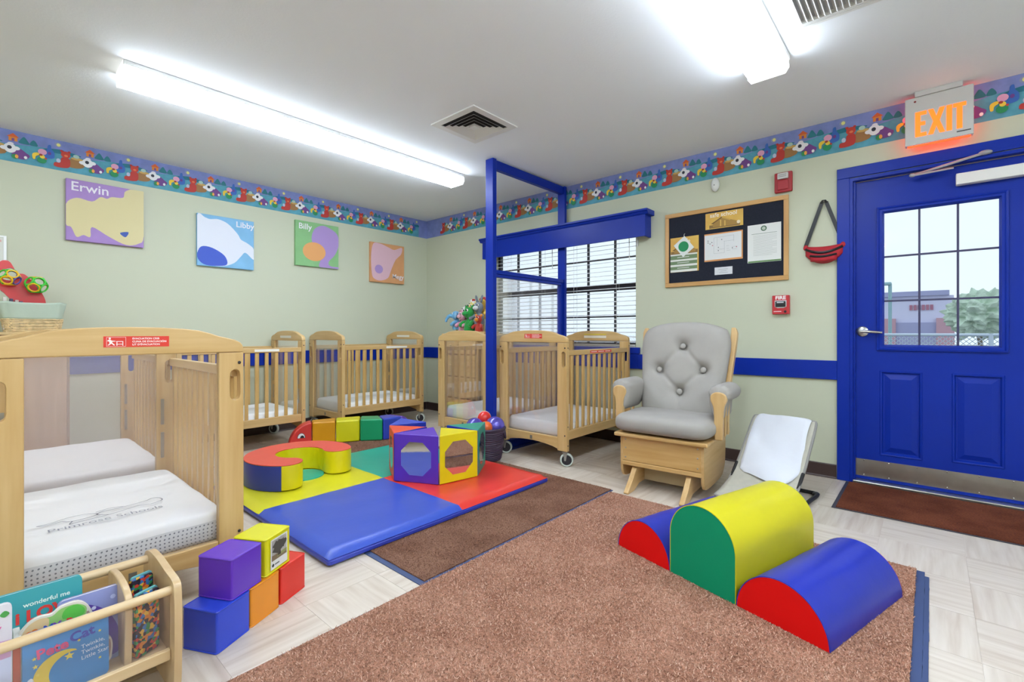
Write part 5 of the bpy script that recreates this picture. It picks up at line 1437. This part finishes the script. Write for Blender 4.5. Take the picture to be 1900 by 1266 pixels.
def book(label, x0_, x1_, y_, z0_, h, hexc, lean=.14, th=.014, rounded=.012, rz=0, dx=0, outl=None):
    """board book standing in the rack: world x range, y of the front cover foot, lean back in radians"""
    t = thing('board_book', label, 'book', (x0_, y_, z0_), 0, 'board books in the rack')
    t.rotation_euler = (-lean, 0, rz)
    w = x1_-x0_
    ol = outl or rrect(0, w, 0, h, rounded, 4)
    bm = bmesh.new(); prism(bm, ol, 0, .002, XZ); fin('cover', bm, flat(hexc, .35), t)
    bm = bmesh.new(); prism(bm, [(a*.985+.002, b*.985+.0015) for a, b in ol], .002, th-.002, XZ); fin('page_block', bm, flat('#e4e0d8'), t)
    bm = bmesh.new(); prism(bm, ol, th-.002, th, XZ); fin('back_cover', bm, flat(hexc, .35), t)
    return t, Plane((0, 0, 0), (1, 0, 0), (0, 0, 1)), w, h
Z0 = .1085
t, pl, w, h = book('teal board book lettered in white and red, rearmost in the rack', .004, .186, 1.705, Z0, .235, '#3a9ca4', .10)
text('lettering', t, pl, 'wonderful me', .07, h-.042, .0155, '#dfeee6', rot=0, bold=.0003)
text('lettering', t, pl, 'i LOVE', .056, h-.078, .038, '#d83a34', bold=.0016)
text('lettering', t, pl, 'all of me', .07, h-.1, .0215, '#d83a34', bold=.0008)
t, pl, w, h = book('lavender board book with a dark purple curve behind the scalloped book', .135, .262, 1.675, Z0, .192, '#8f95c8', .09)
poly_print('purple_curve', t, pl, [(smoothpoly([(.002, .17), (.04, .172), (.09, .14), (.12, .08), (.123, .02), (.09, .02), (.06, .1)], 4), '#5a3fa0'), (circ(.1, .12, .006, n=8), '#cfd0ea'), (circ(.07, .15, .005, n=8), '#cfd0ea'), (circ(.11, .165, .006, n=8), '#b9bfe4')], 2)
sc_out = smoothpoly([(0, 0), (0, .12), (.012, .148), (.035, .16), (.06, .158), (.078, .168), (.11, .168), (.13, .15), (.145, .115), (.158, .1), (.16, .075), (.175, .06), (.176, .03), (.165, .008), (.1, 0)], 4)
KV = 1.14
sc_out = [(a_, b_*KV) for a_, b_ in sc_out]
t, pl, w, h = book('scalloped board book with rainbow lettering on a pink band', .062, .238, 1.648, Z0, .17, '#d9d0c4', .08, outl=sc_out)
poly_print('rainbow_arcs', t, pl, [([(q_[0], q_[1]*KV) for q_ in pp_], hh_) for pp_, hh_ in [(smoothpoly([(.004, .118), (.014, .145), (.035, .156), (.06, .154), (.078, .164), (.108, .163), (.126, .147), (.11, .12), (.05, .118)], 4), '#8fbf6a'), (smoothpoly([(.004, .118), (.014, .145), (.035, .156), (.055, .15), (.045, .12)], 3), '#d8b98a'), (smoothpoly([(.08, .14), (.085, .16), (.108, .162), (.122, .147), (.115, .135)], 3), '#58b845'), ([(.002, .104), (.13, .104), (.13, .12), (.002, .12)], '#a81f7a'), (smoothpoly([(.125, .14), (.142, .113), (.155, .098), (.157, .074), (.172, .058), (.172, .03), (.162, .012), (.13, .03)], 3), '#a98a80')]], 1)
poly_print('butterfly', t, pl, [(circ(.019, .132*KV, .006, n=10), '#e07a2a'), (circ(.029, .134*KV, .006, n=10), '#e07a2a'), (circ(.024, .127*KV, .005, n=10), '#d8622a')], 7)
for ch, a_, hh in (('M', .044, '#3a4fb0'), ('Y', .062, '#7a3fa8'), ('R', .086, '#d83a2a')): text('lettering', t, pl, ch, a_, .124*KV, .024, hh, lift=7, bold=.001)
for k_, (ch, hh) in enumerate(zip('URPRISE', ('#e08a2a', '#d8b02a', '#3f9a4a', '#3a6fb8', '#7a3fa8', '#d84a6a', '#d8622a'))):
    text('lettering', t, pl, ch, .133+.003*k_, .108*KV-.0155*k_, .018, hh, lift=7, bold=.0008, rot=-math.radians(62))
t, pl, w, h = book('blue night sky board book with a yellow crescent moon, front of the rack', .068, .226, 1.612, Z0, .165, '#3c86c4', .05)
mo_ = [(.0+.062*math.cos(a), .062*math.sin(a)) for a in [math.radians(60+240*k/24) for k in range(25)]]
mi_ = [(.022+.05*math.cos(a), .0+.05*math.sin(a)) for a in [math.radians(285-210*k/20) for k in range(21)]]
poly_print('crescent_moon', t, pl, [([(.068+a*.82, .05+b*.82) for a, b in mo_+mi_], '#e2c53a')], 2)
poly_print('cloud', t, pl, [(smoothpoly([(.002, .05), (.014, .062), (.02, .05), (.012, .042), (.002, .04)], 3), '#d6dfe8')], 2)
poly_print('stars', t, pl, [([(cx+r_*(1 if k % 2 == 0 else .45)*math.sin(PI*k/5), cy+r_*(1 if k % 2 == 0 else .45)*math.cos(PI*k/5)) for k in range(10)], '#e8d25a') for cx, cy, r_ in ((.082, .082, .010), (.022, .085, .006), (.026, .064, .005), (.1, .112, .004), (.14, .118, .004), (.14, .05, .004), (.02, .105, .005))], 3)
text('lettering', t, pl, 'Pete', .024, .1, .032, '#d84a78', bold=.001, rot=.08); text('lettering', t, pl, 'the', .068, .118, .012, '#5a8fd8', rot=.1); text('lettering', t, pl, 'Cat', .084, .112, .032, '#3a3f9c', bold=.001, rot=.1)
for s_, yy in (('Twinkle,', .088), ('Twinkle,', .074), ('Little Star', .060)): text('lettering', t, pl, s_, .104, yy, .0135, '#e4eef4', lift=4, rot=.05)
t, pl, w, h = book('white and pink board book with pink lettering at the picture edge', -.09, .052, 1.622, Z0, .25, '#d9d3dc', .06)
poly_print('colour_patches', t, pl, [([(.06, .125), (.14, .125), (.14, .165), (.1, .17)], '#d0a0c8'), ([(.0, .125), (.08, .125), (.06, .15), (0, .16)], '#4aa8a8'), ([(.0, 0), (.14, 0), (.14, .125), (0, .125)], '#c4cce8'), (circ(.1, .222, .02, .015, 16), '#2c2438'), (smoothpoly([(.122, .227), (.13, .235), (.138, .227), (.13, .22)], 3), '#4a9a4a')], 1)
text('lettering', t, pl, 'y', .098, .175, .055, '#d85a98', bold=.002, lift=6); text('lettering', t, pl, 'o', .085, .06, .04, '#9a2ab0', bold=.003, lift=6); text('lettering', t, pl, 'v', .09, .02, .04, '#9a2ab0', bold=.003, lift=6)
t, pl, w, h = book('thin red and orange spined book beside the white book', .053, .066, 1.63, Z0, .155, '#c8542e', .05, rounded=.002, th=.1)
# patterned soft books in the right bay
def confetti():
    m = bpy.data.materials.new('confetti_print'); m.use_nodes = True; N = m.node_tree.nodes; LK = m.node_tree.links; b = N['Principled BSDF']
    tc = N.new('ShaderNodeTexCoord'); v = N.new('ShaderNodeTexVoronoi'); v.inputs['Scale'].default_value = 110; v.feature = 'F1'
    r = N.new('ShaderNodeValToRGB'); r.color_ramp.interpolation = 'CONSTANT'
    sp = N.new('ShaderNodeSeparateColor')
    cs = ['#1c1a2a', '#d8802a', '#2a8a4a', '#2a2038', '#c83a2c', '#2f6fb0', '#e0b03a', '#1c1a2a']
    while len(r.color_ramp.elements) < len(cs): r.color_ramp.elements.new(.5)
    for i, h_ in enumerate(cs): r.color_ramp.elements[i].position = i/len(cs); r.color_ramp.elements[i].color = lin(h_)
    LK.new(tc.outputs['Object'], v.inputs['Vector']); LK.new(v.outputs['Color'], sp.inputs[0]); LK.new(sp.outputs[0], r.inputs[0]); LK.new(r.outputs[0], b.inputs['Base Color']); b.inputs['Roughness'].default_value = .5
    return m
m_conf = confetti()
def soft_book(label, x_, y_, w, h, th, m, rz):
    t = thing('soft_book', label, 'book', (x_, y_, Z0+.001), rz, 'soft books in the rack')
    bm = pillow(w/2, th/2, 0, 0) if False else bmesh.new()
    prism(bm, rrect(0, w, 0, h, .01, 4), 0, th, XZ); fin('cover', bm, m, t, bevel=.003)
    bm = bmesh.new(); prism(bm, rrect(.002, w-.002, .003, h+.004, .006, 3), th*.3, th*.7, XZ); fin('pages', bm, flat('#5fa8b0'), t)
    return t
soft_book('soft book with many coloured confetti print in the right bay', .283, 1.615, .064, .17, .02, m_conf, math.radians(25))
soft_book('second confetti print soft book lying behind in the right bay', .288, 1.70, .058, .185, .018, m_conf, math.radians(20))
soft_book('pink and blue edged soft book at the rear of the right bay', .295, 1.755, .05, .15, .02, flat('#9c6a72'), math.radians(15))
